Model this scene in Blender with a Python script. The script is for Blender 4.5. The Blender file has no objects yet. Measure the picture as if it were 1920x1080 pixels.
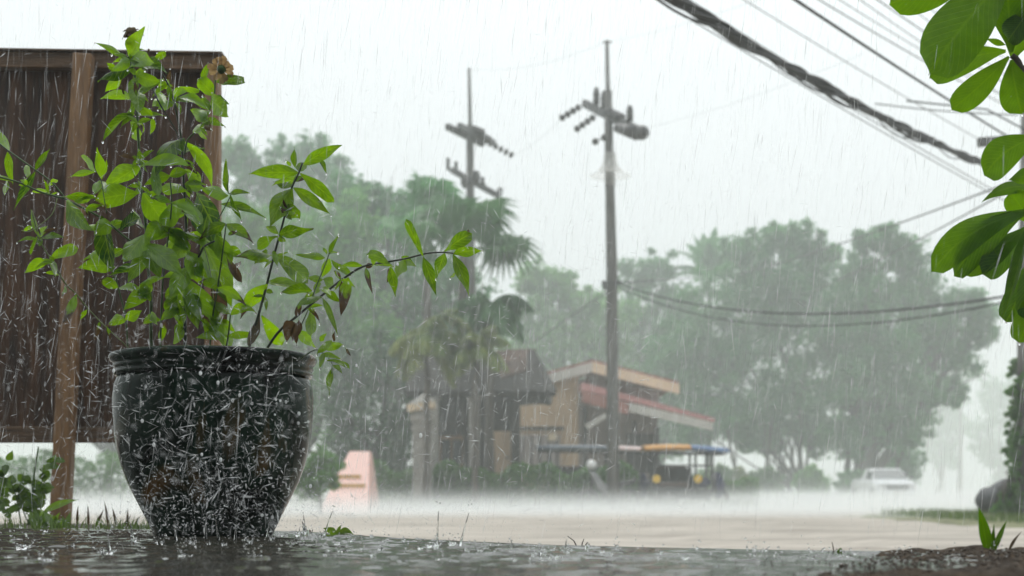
import bpy, math, random
import numpy as np
from mathutils import Vector, Matrix

R = math.radians
random.seed(11)
rng = np.random.default_rng(11)
S = bpy.context.scene
COL = S.collection

# ------------------------------------------------------------------ camera, sky, sun, exposure
F = 2666.7          # focal length in photo pixels (50 mm on a 36 mm sensor, 1920 px)
CZ = 0.45           # camera height above the road
HY = 925.0          # photo row of the horizon
cam_d = bpy.data.cameras.new('camera')
cam = bpy.data.objects.new('camera', cam_d)
COL.objects.link(cam)
cam.location = (0, 0, CZ)
cam.rotation_euler = (R(90), 0, 0)
cam_d.lens = 50
cam_d.sensor_width = 36
cam_d.shift_y = (HY - 540) / 1920
cam_d.clip_start = 0.05
cam_d.clip_end = 2000
cam_d.dof.use_dof = True
cam_d.dof.focus_distance = 2.72
cam_d.dof.aperture_fstop = 5.6
S.camera = cam

W = bpy.data.worlds.new('World')
S.world = W
W.use_nodes = True
wn, wl = W.node_tree.nodes, W.node_tree.links
for n in list(wn):
    wn.remove(n)
sky = wn.new('ShaderNodeTexSky')
sky.sky_type = 'NISHITA'
sky.sun_disc = False
sky.sun_elevation = R(58)
sky.sun_rotation = R(20)
sky.air_density = 1.0
sky.dust_density = 6.0
hs = wn.new('ShaderNodeHueSaturation')
hs.inputs['Saturation'].default_value = 0.10
mixc = wn.new('ShaderNodeMixRGB')            # the closed cloud deck evens the sky out
mixc.inputs[0].default_value = 0.8
mixc.inputs[2].default_value = (8.35, 8.85, 9.05, 1)
bg = wn.new('ShaderNodeBackground')
bg.inputs['Strength'].default_value = 0.1
wo = wn.new('ShaderNodeOutputWorld')
wl.new(sky.outputs[0], hs.inputs['Color'])
wl.new(hs.outputs[0], mixc.inputs[1])
wtc = wn.new('ShaderNodeTexCoord')           # an overcast sky is brighter overhead than at the horizon
wsx = wn.new('ShaderNodeSeparateXYZ')
wmr = wn.new('ShaderNodeMapRange')
wmr.inputs['From Min'].default_value = 0.0
wmr.inputs['From Max'].default_value = 1.0
wmr.inputs['To Min'].default_value = 0.92
wmr.inputs['To Max'].default_value = 2.0
wvm = wn.new('ShaderNodeMixRGB')
wvm.blend_type = 'MULTIPLY'
wvm.inputs[0].default_value = 1.0
wl.new(wtc.outputs['Generated'], wsx.inputs[0])
wl.new(wsx.outputs[2], wmr.inputs[0])
wl.new(mixc.outputs[0], wvm.inputs[1])
wl.new(wmr.outputs[0], wvm.inputs[2])
wl.new(wvm.outputs[0], bg.inputs['Color'])
wl.new(bg.outputs[0], wo.inputs['Surface'])

sun_d = bpy.data.lights.new('sun', 'SUN')
sun_d.energy = 0.9
sun_d.angle = R(25)
sun_d.color = (1, 0.97, 0.93)
sun = bpy.data.objects.new('sun', sun_d)
COL.objects.link(sun)
sun.rotation_euler = (R(32), 0, R(-160))      # from the front and above, behind the cloud

S.view_settings.view_transform = 'Standard'
S.view_settings.look = 'None'
S.view_settings.gamma = 1
S.view_settings.use_curve_mapping = False
S.view_settings.exposure = 0.0
S.render.engine = 'CYCLES'
cy = S.cycles
cy.max_bounces = 8
cy.diffuse_bounces = 5
cy.glossy_bounces = 3
cy.transmission_bounces = 4
cy.volume_bounces = 4
cy.transparent_max_bounces = 24
cy.use_denoising = True
cy.caustics_reflective = False
cy.caustics_refractive = False

HAZE_DENSITY = 0.0040


def P(px, py, D):
    """photo pixel -> point at real distance D in front of the camera"""
    return Vector(((px - 960) / F * D, D, CZ + (HY - py) / F * D))


def SC(D):
    return D / F


# ------------------------------------------------------------------ materials
def new_mat(name):
    m = bpy.data.materials.new(name)
    m.use_nodes = True
    nt = m.node_tree
    return m, nt, nt.nodes['Principled BSDF'], nt.nodes['Material Output']


def mat(name, c1, c2=None, rough=0.6, scale=8.0, bump=0.0, bscale=None, stretch=(1, 1, 1), spec=0.5, detail=6.0, metal=0.0, coat=0.0):
    m, nt, b, out = new_mat(name)
    c2 = c2 or tuple(x * 0.7 for x in c1)
    tc = nt.nodes.new('ShaderNodeTexCoord')
    mp = nt.nodes.new('ShaderNodeMapping')
    mp.inputs['Scale'].default_value = stretch
    nt.links.new(tc.outputs['Object'], mp.inputs['Vector'])
    no = nt.nodes.new('ShaderNodeTexNoise')
    no.inputs['Scale'].default_value = scale
    no.inputs['Detail'].default_value = detail
    no.inputs['Roughness'].default_value = 0.65
    nt.links.new(mp.outputs[0], no.inputs['Vector'])
    cr = nt.nodes.new('ShaderNodeValToRGB')
    cr.color_ramp.elements[0].position = 0.32
    cr.color_ramp.elements[1].position = 0.68
    cr.color_ramp.elements[0].color = (*c2, 1)
    cr.color_ramp.elements[1].color = (*c1, 1)
    nt.links.new(no.outputs['Fac'], cr.inputs[0])
    nt.links.new(cr.outputs[0], b.inputs['Base Color'])
    b.inputs['Roughness'].default_value = rough
    b.inputs['Specular IOR Level'].default_value = spec
    b.inputs['Metallic'].default_value = metal
    b.inputs['Coat Weight'].default_value = coat
    if bump:
        n2 = nt.nodes.new('ShaderNodeTexNoise')
        n2.inputs['Scale'].default_value = bscale or scale * 3
        n2.inputs['Detail'].default_value = 5
        nt.links.new(mp.outputs[0], n2.inputs['Vector'])
        bp = nt.nodes.new('ShaderNodeBump')
        bp.inputs['Strength'].default_value = bump
        bp.inputs['Distance'].default_value = 0.01
        nt.links.new(n2.outputs['Fac'], bp.inputs['Height'])
        nt.links.new(bp.outputs[0], b.inputs['Normal'])
    return m


def foliage_mat(name, c1, c2, trans=0.35, rough=0.5, patch=0.5):
    """tree leaves: colour varies leaf by leaf and in broad patches"""
    m, nt, b, out = new_mat(name)
    geo = nt.nodes.new('ShaderNodeNewGeometry')
    tc = nt.nodes.new('ShaderNodeTexCoord')
    no = nt.nodes.new('ShaderNodeTexNoise')
    no.inputs['Scale'].default_value = patch
    no.inputs['Detail'].default_value = 3
    nt.links.new(tc.outputs['Object'], no.inputs['Vector'])
    ad = nt.nodes.new('ShaderNodeMath')
    ad.operation = 'MULTIPLY_ADD'
    ad.inputs[1].default_value = 0.5
    nt.links.new(geo.outputs['Random Per Island'], ad.inputs[0])
    mu = nt.nodes.new('ShaderNodeMath')
    mu.operation = 'MULTIPLY_ADD'
    mu.inputs[1].default_value = 1.6
    mu.inputs[2].default_value = -0.55
    nt.links.new(no.outputs['Fac'], mu.inputs[0])
    nt.links.new(mu.outputs[0], ad.inputs[2])
    cr = nt.nodes.new('ShaderNodeValToRGB')
    cr.color_ramp.elements[0].color = (*c2, 1)
    cr.color_ramp.elements[1].color = (*c1, 1)
    nt.links.new(ad.outputs[0], cr.inputs[0])
    nt.links.new(cr.outputs[0], b.inputs['Base Color'])
    b.inputs['Roughness'].default_value = rough
    b.inputs['Specular IOR Level'].default_value = 0.3
    tr = nt.nodes.new('ShaderNodeBsdfTranslucent')
    nt.links.new(cr.outputs[0], tr.inputs['Color'])
    mx = nt.nodes.new('ShaderNodeMixShader')
    mx.inputs[0].default_value = trans
    nt.links.new(b.outputs[0], mx.inputs[1])
    nt.links.new(tr.outputs[0], mx.inputs[2])
    nt.links.new(mx.outputs[0], out.inputs['Surface'])
    return m


def leaf_mat(name, dark, light, nveins=8, trans=0.5, gloss=0.3, tscale=1.6, spec=0.5):
    """near leaf: UV carries veins; object colour = (tone 0..1, browning 0..1, unused)"""
    m, nt, b, out = new_mat(name)
    N, L = nt.nodes.new, nt.links.new

    def M(op, a, bb=None, c=None):
        n = N('ShaderNodeMath')
        n.operation = op
        for i, v in enumerate((a, bb, c)):
            if v is None:
                continue
            if isinstance(v, (int, float)):
                n.inputs[i].default_value = v
            else:
                L(v, n.inputs[i])
        return n.outputs[0]
    uv = N('ShaderNodeUVMap')
    sx = N('ShaderNodeSeparateXYZ')
    L(uv.outputs[0], sx.inputs[0])
    u, v = sx.outputs[0], sx.outputs[1]
    au = M('ABSOLUTE', M('SUBTRACT', u, 0.5))
    oi = N('ShaderNodeObjectInfo')
    so = N('ShaderNodeSeparateColor')
    L(oi.outputs['Color'], so.inputs[0])
    tone, brown = so.outputs[0], so.outputs[1]
    tc = N('ShaderNodeTexCoord')
    n1 = N('ShaderNodeTexNoise')
    n1.inputs['Scale'].default_value = 60
    n1.inputs['Detail'].default_value = 5
    L(tc.outputs['Object'], n1.inputs['Vector'])
    n2 = N('ShaderNodeTexNoise')
    n2.inputs['Scale'].default_value = 260
    n2.inputs['Detail'].default_value = 3
    L(tc.outputs['Object'], n2.inputs['Vector'])
    # side veins bow towards the tip
    ph = M('MULTIPLY', M('SUBTRACT', v, M('MULTIPLY', au, 0.55)), nveins)
    side = M('ABSOLUTE', M('SUBTRACT', M('FRACT', ph), 0.5))
    sv = M('SMOOTH_MIN', M('MULTIPLY', side, 9.0), 1.0, 0.2)
    mv = M('MINIMUM', M('MULTIPLY', au, 22.0), 1.0)
    vein = M('SUBTRACT', 1.0, M('MULTIPLY', mv, M('MAXIMUM', sv, 0.45)))      # 1 on veins
    # tone
    f = M('ADD', M('MULTIPLY', tone, 0.75), M('MULTIPLY', M('SUBTRACT', n1.outputs['Fac'], 0.35), 0.7))
    cr = N('ShaderNodeValToRGB')
    cr.color_ramp.elements[0].color = (*dark, 1)
    cr.color_ramp.elements[1].color = (*light, 1)
    L(f, cr.inputs[0])
    mvx = N('ShaderNodeMixRGB')
    mvx.inputs[2].default_value = (light[0] * 1.5, light[1] * 1.25, light[2] * 1.8, 1)
    L(M('MULTIPLY', vein, 0.36), mvx.inputs[0])
    L(cr.outputs[0], mvx.inputs[1])
    # browning from the tip and the edge
    e = M('ADD', M('ADD', v, M('MULTIPLY', au, 0.35)), M('MULTIPLY', M('SUBTRACT', n1.outputs['Fac'], 0.5), 0.55))
    thr = M('SUBTRACT', 1.25, M('MULTIPLY', brown, 1.6))
    bm = M('MULTIPLY', M('SUBTRACT', e, thr), 7.0)
    bmc = N('ShaderNodeClamp')
    L(bm, bmc.inputs[0])
    yb = N('ShaderNodeMixRGB')
    yb.inputs[1].default_value = (0.085, 0.058, 0.022, 1)
    yb.inputs[2].default_value = (0.022, 0.016, 0.010, 1)
    L(n1.outputs['Fac'], yb.inputs[0])
    mb = N('ShaderNodeMixRGB')
    L(bmc.outputs[0], mb.inputs[0])
    L(mvx.outputs[0], mb.inputs[1])
    L(yb.outputs[0], mb.inputs[2])
    L(mb.outputs[0], b.inputs['Base Color'])
    b.inputs['Roughness'].default_value = gloss
    b.inputs['Specular IOR Level'].default_value = spec
    bp = N('ShaderNodeBump')
    bp.inputs['Strength'].default_value = 0.5
    bp.inputs['Distance'].default_value = 0.0012
    h = M('SUBTRACT', M('MULTIPLY', n2.outputs['Fac'], 0.6), M('MULTIPLY', vein, 0.9))
    L(h, bp.inputs['Height'])
    L(bp.outputs[0], b.inputs['Normal'])
    tr = N('ShaderNodeBsdfTranslucent')
    hv = N('ShaderNodeHueSaturation')
    hv.inputs['Hue'].default_value = 0.485
    hv.inputs['Saturation'].default_value = 1.1
    hv.inputs['Value'].default_value = tscale
    L(mb.outputs[0], hv.inputs['Color'])
    L(hv.outputs[0], tr.inputs['Color'])
    mx = N('ShaderNodeMixShader')
    mx.inputs[0].default_value = trans
    L(b.outputs[0], mx.inputs[1])
    L(tr.outputs[0], mx.inputs[2])
    L(mx.outputs[0], out.inputs['Surface'])
    return m


def water_mat(name, lo, hi):
    """falling and splashed water: each drop more or less clear, bright where the white sky passes through"""
    m, nt, b, out = new_mat(name)
    nt.nodes.remove(b)
    N, L = nt.nodes.new, nt.links.new
    geo = N('ShaderNodeNewGeometry')
    mr = N('ShaderNodeMapRange')
    pw = N('ShaderNodeMath')
    pw.operation = 'POWER'
    pw.inputs[1].default_value = 2.2
    L(geo.outputs['Random Per Island'], pw.inputs[0])
    L(pw.outputs[0], mr.inputs[0])
    mr.inputs['To Min'].default_value = lo
    mr.inputs['To Max'].default_value = hi
    tp = N('ShaderNodeBsdfTransparent')
    tl = N('ShaderNodeBsdfTranslucent')
    tl.inputs['Color'].default_value = (0.95, 0.97, 0.98, 1)
    df = N('ShaderNodeBsdfDiffuse')
    df.inputs['Color'].default_value = (0.95, 0.97, 0.98, 1)
    a = N('ShaderNodeMixShader')
    a.inputs[0].default_value = 0.5
    L(tl.outputs[0], a.inputs[1])
    L(df.outputs[0], a.inputs[2])
    d = N('ShaderNodeMixShader')
    L(mr.outputs[0], d.inputs[0])
    L(tp.outputs[0], d.inputs[1])
    L(a.outputs[0], d.inputs[2])
    L(d.outputs[0], out.inputs['Surface'])
    return m


def clear_water(name):
    m, nt, b, out = new_mat(name)
    b.inputs['Base Color'].default_value = (0.97, 0.98, 0.98, 1)
    b.inputs['Roughness'].default_value = 0.02
    b.inputs['IOR'].default_value = 1.33
    b.inputs['Transmission Weight'].default_value = 1.0
    return m


MT = {}
MT['wet_wood'] = mat('wet_wood', (0.24, 0.130, 0.050), (0.09, 0.046, 0.018), 0.55, 10, 0.5, 40, (6, 6, 0.6))
MT['rail_wood'] = mat('rail_wood', (0.125, 0.068, 0.028), (0.04, 0.021, 0.009), 0.6, 10, 0.5, 40, (0.6, 6, 6))
MT['panel_wood'] = mat('panel_wood', (0.080, 0.036, 0.014), (0.013, 0.006, 0.003), 0.8, 7, 0.7, 30, (4, 4, 0.45))
MT['soil'] = mat('soil', (0.04, 0.026, 0.016), (0.012, 0.008, 0.005), 0.75, 30, 1.0, 90)
MT['wet_soil'] = mat('wet_soil', (0.085, 0.056, 0.031), (0.018, 0.012, 0.008), 0.75, 30, 1.0, 160, spec=0.15)
MT['concrete'] = mat('concrete', (0.16, 0.15, 0.13), (0.07, 0.066, 0.055), 0.35, 9, 0.4, 60)
MT['stem'] = mat('stem', (0.06, 0.13, 0.022), (0.028, 0.06, 0.012), 0.4, 40)
MT['stem_dark'] = mat('stem_dark', (0.022, 0.04, 0.012), (0.01, 0.016, 0.007), 0.4, 40)
MT['stem_pale'] = mat('stem_pale', (0.16, 0.22, 0.06), (0.10, 0.14, 0.04), 0.45, 40)
MT['bark'] = mat('bark', (0.09, 0.075, 0.058), (0.03, 0.025, 0.02), 0.8, 5, 0.8, 18, (2, 2, 0.5))
MT['pole_concrete'] = mat('pole_concrete', (0.085, 0.082, 0.072), (0.045, 0.043, 0.038), 0.6, 4, 0.2, 20, (2, 2, 0.4))
MT['pole_pipe'] = mat('pole_pipe', (0.10, 0.098, 0.09), (0.07, 0.068, 0.06), 0.6, 4)
MT['arm_steel'] = mat('arm_steel', (0.075, 0.075, 0.075), (0.035, 0.035, 0.036), 0.5, 6)
MT['insulator'] = mat('insulator', (0.04, 0.036, 0.035), (0.02, 0.019, 0.019), 0.35, 9)
MT['guard'] = mat('guard', (0.80, 0.80, 0.78), (0.72, 0.72, 0.70), 0.5, 4)
MT['cable'] = mat('cable', (0.007, 0.0075, 0.008), (0.004, 0.004, 0.0045), 0.6, 10)
MT['cable_grey'] = mat('cable_grey', (0.12, 0.125, 0.13), (0.08, 0.08, 0.085), 0.5, 10)
MT['thatch'] = mat('thatch', (0.045, 0.040, 0.034), (0.016, 0.015, 0.013), 0.85, 6, 0.9, 22, (1, 1, 3))
MT['thatch_red'] = mat('thatch_red', (0.13, 0.068, 0.042), (0.05, 0.028, 0.02), 0.8, 3, 0.6, 20)
MT['tan_wall'] = mat('tan_wall', (0.56, 0.40, 0.26), (0.45, 0.315, 0.20), 0.8, 2, 0.2, 20)
MT['mauve_wall'] = mat('mauve_wall', (0.36, 0.30, 0.28), (0.26, 0.22, 0.205), 0.8, 2, 0.2, 20, (3, 3, 0.4))
MT['dark_wall'] = mat('dark_wall', (0.040, 0.034, 0.028), (0.018, 0.015, 0.012), 0.8, 3)
MT['red_tin'] = mat('red_tin', (0.52, 0.24, 0.225), (0.40, 0.17, 0.16), 0.4, 2)
MT['red_paint'] = mat('red_paint', (0.34, 0.13, 0.10), (0.24, 0.09, 0.07), 0.6, 3)
MT['cream'] = mat('cream', (0.72, 0.58, 0.40), (0.58, 0.46, 0.32), 0.6, 3)
MT['white_board'] = mat('white_board', (0.55, 0.52, 0.47), (0.42, 0.40, 0.36), 0.6, 3)
MT['grey_stone'] = mat('grey_stone', (0.33, 0.31, 0.28), (0.18, 0.17, 0.15), 0.8, 4, 0.6, 14)
MT['pink_concrete'] = mat('pink_concrete', (0.72, 0.45, 0.39), (0.62, 0.38, 0.325), 0.6, 3)
MT['ochre'] = mat('ochre', (0.50, 0.30, 0.07), (0.38, 0.22, 0.05), 0.6, 6)
MT['canvas_grey'] = mat('canvas_grey', (0.13, 0.16, 0.20), (0.085, 0.105, 0.135), 0.6, 3)
MT['canvas_pink'] = mat('canvas_pink', (0.80, 0.62, 0.60), (0.66, 0.50, 0.48), 0.5, 3)
MT['canvas_orange'] = mat('canvas_orange', (0.56, 0.27, 0.045), (0.44, 0.20, 0.035), 0.6, 3)
MT['canvas_blue'] = mat('canvas_blue', (0.07, 0.15, 0.30), (0.035, 0.075, 0.16), 0.6, 3)
MT['navy'] = mat('navy', (0.012, 0.018, 0.09), (0.008, 0.011, 0.05), 0.4, 3)
MT['teal'] = mat('teal', (0.05, 0.11, 0.11), (0.03, 0.07, 0.07), 0.45, 3)
MT['black_metal'] = mat('black_metal', (0.02, 0.02, 0.022), (0.01, 0.01, 0.011), 0.4, 5)
MT['brown_seat'] = mat('brown_seat', (0.10, 0.05, 0.03), (0.06, 0.03, 0.02), 0.5, 5)
MT['yellow_lamp'] = mat('yellow_lamp', (0.72, 0.46, 0.03), (0.55, 0.34, 0.02), 0.3, 3)
MT['rubber'] = mat('rubber', (0.018, 0.018, 0.018), (0.01, 0.01, 0.01), 0.8, 6)
MT['rim_metal'] = mat('rim_metal', (0.35, 0.35, 0.36), (0.22, 0.22, 0.23), 0.35, 6, metal=0.8)
MT['car_white'] = mat('car_white', (0.78, 0.79, 0.80), (0.70, 0.71, 0.72), 0.25, 2, coat=0.5)
MT['car_glass'] = mat('car_glass', (0.03, 0.04, 0.042), (0.02, 0.026, 0.028), 0.08, 2)
MT['car_dark'] = mat('car_dark', (0.03, 0.03, 0.032), (0.018, 0.018, 0.02), 0.5, 5)
MT['lamp_clear'] = mat('lamp_clear', (0.62, 0.63, 0.63), (0.5, 0.5, 0.52), 0.15, 4)
MT['white_paint'] = mat('white_paint', (0.78, 0.78, 0.76), (0.68, 0.68, 0.66), 0.35, 3)
MT['boulder'] = mat('boulder', (0.060, 0.062, 0.068), (0.022, 0.023, 0.026), 0.55, 4, 1.0, 12)
MT['dead_petal'] = mat('dead_petal', (0.10, 0.05, 0.022), (0.028, 0.014, 0.008), 0.8, 60)
MT['dead_core'] = mat('dead_core', (0.10, 0.065, 0.012), (0.03, 0.018, 0.006), 0.8, 90)
MT['bract'] = mat('bract', (0.05, 0.12, 0.02), (0.02, 0.05, 0.01), 0.6, 60)
MT['dry_grass'] = mat('dry_grass', (0.16, 0.11, 0.06), (0.06, 0.045, 0.028), 0.8, 20)


def frosted(name):
    m, nt, b, out = new_mat(name)
    b.inputs['Base Color'].default_value = (0.85, 0.85, 0.83, 1)
    b.inputs['Roughness'].default_value = 0.5
    tl = nt.nodes.new('ShaderNodeBsdfTranslucent')
    tl.inputs['Color'].default_value = (0.9, 0.9, 0.88, 1)
    tp = nt.nodes.new('ShaderNodeBsdfTransparent')
    a = nt.nodes.new('ShaderNodeMixShader')
    a.inputs[0].default_value = 0.6
    c = nt.nodes.new('ShaderNodeMixShader')
    c.inputs[0].default_value = 0.66
    nt.links.new(b.outputs[0], a.inputs[1])
    nt.links.new(tl.outputs[0], a.inputs[2])
    nt.links.new(a.outputs[0], c.inputs[1])
    nt.links.new(tp.outputs[0], c.inputs[2])
    nt.links.new(c.outputs[0], out.inputs['Surface'])
    return m


MT['guard'] = frosted('frosted_plastic')


def petal_mat():
    m, nt, b, out = new_mat('old_petal')
    N, L = nt.nodes.new, nt.links.new
    tc = N('ShaderNodeTexCoord')
    no = N('ShaderNodeTexNoise')
    no.inputs['Scale'].default_value = 90
    L(tc.outputs['Object'], no.inputs['Vector'])
    cr = N('ShaderNodeValToRGB')
    cr.color_ramp.elements[0].position = 0.3
    cr.color_ramp.elements[1].position = 0.7
    cr.color_ramp.elements[0].color = (0.20, 0.12, 0.05, 1)
    cr.color_ramp.elements[1].color = (0.44, 0.30, 0.14, 1)
    L(no.outputs['Fac'], cr.inputs[0])
    L(cr.outputs[0], b.inputs['Base Color'])
    tr = N('ShaderNodeBsdfTranslucent')
    L(cr.outputs[0], tr.inputs['Color'])
    mx = N('ShaderNodeMixShader')
    mx.inputs[0].default_value = 0.5
    L(b.outputs[0], mx.inputs[1])
    L(tr.outputs[0], mx.inputs[2])
    L(mx.outputs[0], out.inputs['Surface'])
    return m


MT['old_petal'] = petal_mat()
MT['leaf'] = leaf_mat('zinnia_leaf', (0.010, 0.042, 0.006), (0.185, 0.37, 0.022), 7, 0.56, 0.22, spec=0.7)
MT['broad_leaf'] = leaf_mat('broad_leaf', (0.026, 0.082, 0.004), (0.095, 0.235, 0.006), 14, 0.55, 0.3, spec=0.22)
MT['weed_leaf'] = leaf_mat('weed_leaf', (0.03, 0.08, 0.012), (0.13, 0.24, 0.03), 6, 0.5, 0.4)
MT['fol_mid'] = foliage_mat('fol_mid', (0.120, 0.340, 0.098), (0.042, 0.165, 0.052), 0.5)
MT['fol_light'] = foliage_mat('fol_light', (0.20, 0.44, 0.09), (0.08, 0.25, 0.06), 0.5)
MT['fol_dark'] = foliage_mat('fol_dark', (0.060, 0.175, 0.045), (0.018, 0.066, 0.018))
MT['fol_green'] = foliage_mat('fol_green', (0.13, 0.30, 0.05), (0.035, 0.11, 0.022), 0.45)
MT['fol_yellow'] = foliage_mat('fol_yellow', (0.22, 0.25, 0.045), (0.06, 0.13, 0.03))
MT['fol_palm'] = foliage_mat('fol_palm', (0.070, 0.20, 0.052), (0.026, 0.088, 0.026), 0.4)
MT['grass'] = foliage_mat('grass_mat', (0.16, 0.24, 0.05), (0.05, 0.09, 0.02), 0.4, 0.5, 3)
MT['rain'] = water_mat('rain_water', 0.08, 0.75)
MT['far_rain'] = water_mat('far_rain_water', 0.03, 0.22)
MT['splash'] = clear_water('splash_water')


# ------------------------------------------------------------------ mesh helpers
class MB:
    def __init__(self):
        self.v, self.f, self.uv = [], [], None

    def add(self, vs, fs):
        o = len(self.v)
        self.v += [tuple(p) for p in vs]
        self.f += [tuple(i + o for i in f) for f in fs]
        return self

    def box(self, c, s, rot=None):
        c = Vector(c)
        vs = []
        for z in (-1, 1):
            for x, y in ((-1, -1), (1, -1), (1, 1), (-1, 1)):
                p = Vector((x * s[0] / 2, y * s[1] / 2, z * s[2] / 2))
                if rot is not None:
                    p = rot @ p
                vs.append(c + p)
        return self.add(vs, [(3, 2, 1, 0), (4, 5, 6, 7), (0, 1, 5, 4), (1, 2, 6, 5), (2, 3, 7, 6), (3, 0, 4, 7)])

    def beam(self, a, b, w, h, up=(0, 0, 1)):
        a, b = Vector(a), Vector(b)
        d = b - a
        L = d.length
        d.normalize()
        u = Vector(up)
        s = d.cross(u)
        if s.length < 1e-4:
            s = d.cross(Vector((1, 0, 0)))
        s.normalize()
        u = s.cross(d)
        rot = Matrix((s, d, u)).transposed()
        return self.box((a + b) / 2, (w, L, h), rot)

    def prism(self, poly, y0, y1):
        """polygon in the x-z plane pushed from y0 to y1"""
        n = len(poly)
        vs = [(x, y0, z) for x, z in poly] + [(x, y1, z) for x, z in poly]
        fs = [tuple(range(n)), tuple(range(2 * n - 1, n - 1, -1))]
        fs += [(i, i + n, (i + 1) % n + n, (i + 1) % n) for i in range(n)]
        return self.add(vs, fs)

    def tube(self, pts, rad, sides=8, cap=True):
        pts = [Vector(p) for p in pts]
        n = len(pts)
        if not hasattr(rad, '__len__'):
            rad = [rad] * n
        t0 = (pts[1] - pts[0]).normalized()
        ref = Vector((0, 0, 1)) if abs(t0.z) < 0.9 else Vector((1, 0, 0))
        s = t0.cross(ref).normalized()
        vs, fs = [], []
        for i in range(n):
            t = (pts[min(i + 1, n - 1)] - pts[max(i - 1, 0)]).normalized()
            s = (s - t * s.dot(t)).normalized()
            q = t.cross(s)
            for k in range(sides):
                a = 2 * math.pi * k / sides
                vs.append(pts[i] + (s * math.cos(a) + q * math.sin(a)) * rad[i])
        for i in range(n - 1):
            for k in range(sides):
                k2 = (k + 1) % sides
                fs.append((i * sides + k, i * sides + k2, (i + 1) * sides + k2, (i + 1) * sides + k))
        if cap:
            fs.append(tuple(range(sides - 1, -1, -1)))
            fs.append(tuple((n - 1) * sides + k for k in range(sides)))
        return self.add(vs, fs)

    def lathe(self, prof, c=(0, 0, 0), seg=48, close=False):
        vs, fs = [], []
        n = len(prof)
        for r, z in prof:
            for k in range(seg):
                a = 2 * math.pi * k / seg
                vs.append((c[0] + r * math.cos(a), c[1] + r * math.sin(a), c[2] + z))
        for i in range(n - 1):
            for k in range(seg):
                k2 = (k + 1) % seg
                fs.append((i * seg + k, i * seg + k2, (i + 1) * seg + k2, (i + 1) * seg + k))
        if close:
            fs.append(tuple(range(seg - 1, -1, -1)))
            fs.append(tuple((n - 1) * seg + k for k in range(seg)))
        return self.add(vs, fs)

    def ball(self, c, r, seg=10, rings=6, sq=(1, 1, 1), jit=0.0):
        prof = []
        vs, fs = [], []
        for i in range(rings + 1):
            th = math.pi * i / rings
            for k in range(seg):
                a = 2 * math.pi * k / seg
                rr = r * (1 + (random.uniform(-jit, jit) if jit else 0))
                vs.append((c[0] + sq[0] * rr * math.sin(th) * math.cos(a), c[1] + sq[1] * rr * math.sin(th) * math.sin(a), c[2] + sq[2] * rr * math.cos(th)))
        for i in range(rings):
            for k in range(seg):
                k2 = (k + 1) % seg
                fs.append((i * seg + k, (i + 1) * seg + k, (i + 1) * seg + k2, i * seg + k2))
        return self.add(vs, fs)

    def build(self, name, m, parent=None, smooth=False, bevel=0.0):
        me = bpy.data.meshes.new(name)
        me.from_pydata(self.v, [], self.f)
        me.update()
        if smooth:
            me.polygons.foreach_set('use_smooth', [True] * len(me.polygons))
        me.materials.append(MT[m] if isinstance(m, str) else m)
        o = bpy.data.objects.new(name, me)
        COL.objects.link(o)
        if parent is not None:
            o.parent = parent
            o.matrix_parent_inverse = parent.matrix_world.inverted()
        if bevel:
            bv = o.modifiers.new('bevel', 'BEVEL')
            bv.width = bevel
            bv.segments = 2
            bv.limit_method = 'ANGLE'
        return o


def np_mesh(name, V, Fq, m, parent=None, k=4):
    """mesh from arrays of equal-sided faces"""
    me = bpy.data.meshes.new(name)
    nf = len(Fq)
    me.vertices.add(len(V))
    me.vertices.foreach_set('co', np.asarray(V, np.float32).ravel())
    me.loops.add(nf * k)
    me.loops.foreach_set('vertex_index', np.asarray(Fq, np.int32).ravel())
    me.polygons.add(nf)
    me.polygons.foreach_set('loop_start', np.arange(0, nf * k, k, dtype=np.int32))
    me.update(calc_edges=True)
    me.validate()
    me.materials.append(MT[m] if isinstance(m, str) else m)
    o = bpy.data.objects.new(name, me)
    COL.objects.link(o)
    if parent is not None:
        o.parent = parent
        o.matrix_parent_inverse = parent.matrix_world.inverted()
    return o


def tag(o, label=None, cat=None, group=None, kind=None):
    if label:
        o['label'] = label
    if cat:
        o['category'] = cat
    if group:
        o['group'] = group
    if kind:
        o['kind'] = kind
    return o


def thing(name, label, cat, loc, group=None):
    o = bpy.data.objects.new(name, None)
    COL.objects.link(o)
    o.empty_display_size = 0.1
    o.matrix_world = Matrix.Translation(Vector(loc))
    o.location = loc
    bpy.context.view_layer.update() if False else None
    tag(o, label, cat, group)
    return o


def link_child(o, parent):
    o.parent = parent
    o.matrix_parent_inverse = Matrix.Translation(-Vector(parent.location)) if parent.parent is None else parent.matrix_parent_inverse.copy()
    return o


# parents are never rotated or scaled: child meshes are written in world coordinates, the inverse undoes the parent's place
def _build(self, name, m, parent=None, smooth=False, bevel=0.0, _b=MB.build):
    o = _b(self, name, m, None, smooth, bevel)
    if parent is not None:
        o.parent = parent
        root = parent
        while root.parent is not None:
            root = root.parent
        if parent is root:
            o.matrix_parent_inverse = Matrix.Translation(-Vector(root.location))
    return o


MB.build = _build


def np_part(name, V, Fq, m, parent=None, k=4):
    o = np_mesh(name, V, Fq, m, None, k)
    if parent is not None:
        o.parent = parent
        if parent.parent is None:
            o.matrix_parent_inverse = Matrix.Translation(-Vector(parent.location))
    return o


# ------------------------------------------------------------------ setting
def ground_sheet():
    n = 60
    m = mat('mud', (0.44, 0.375, 0.30), (0.30, 0.25, 0.20), 0.35, 0.7, 0.6, 6, detail=8)
    mb = MB()
    xs = np.linspace(-170, 170, 2)
    mb.add([(-170, -8, -0.006), (170, -8, -0.006), (170, 430, -0.006), (-170, 430, -0.006)], [(0, 1, 2, 3)])
    o = mb.build('ground', m)
    tag(o, kind='structure')


ground_sheet()


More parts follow.
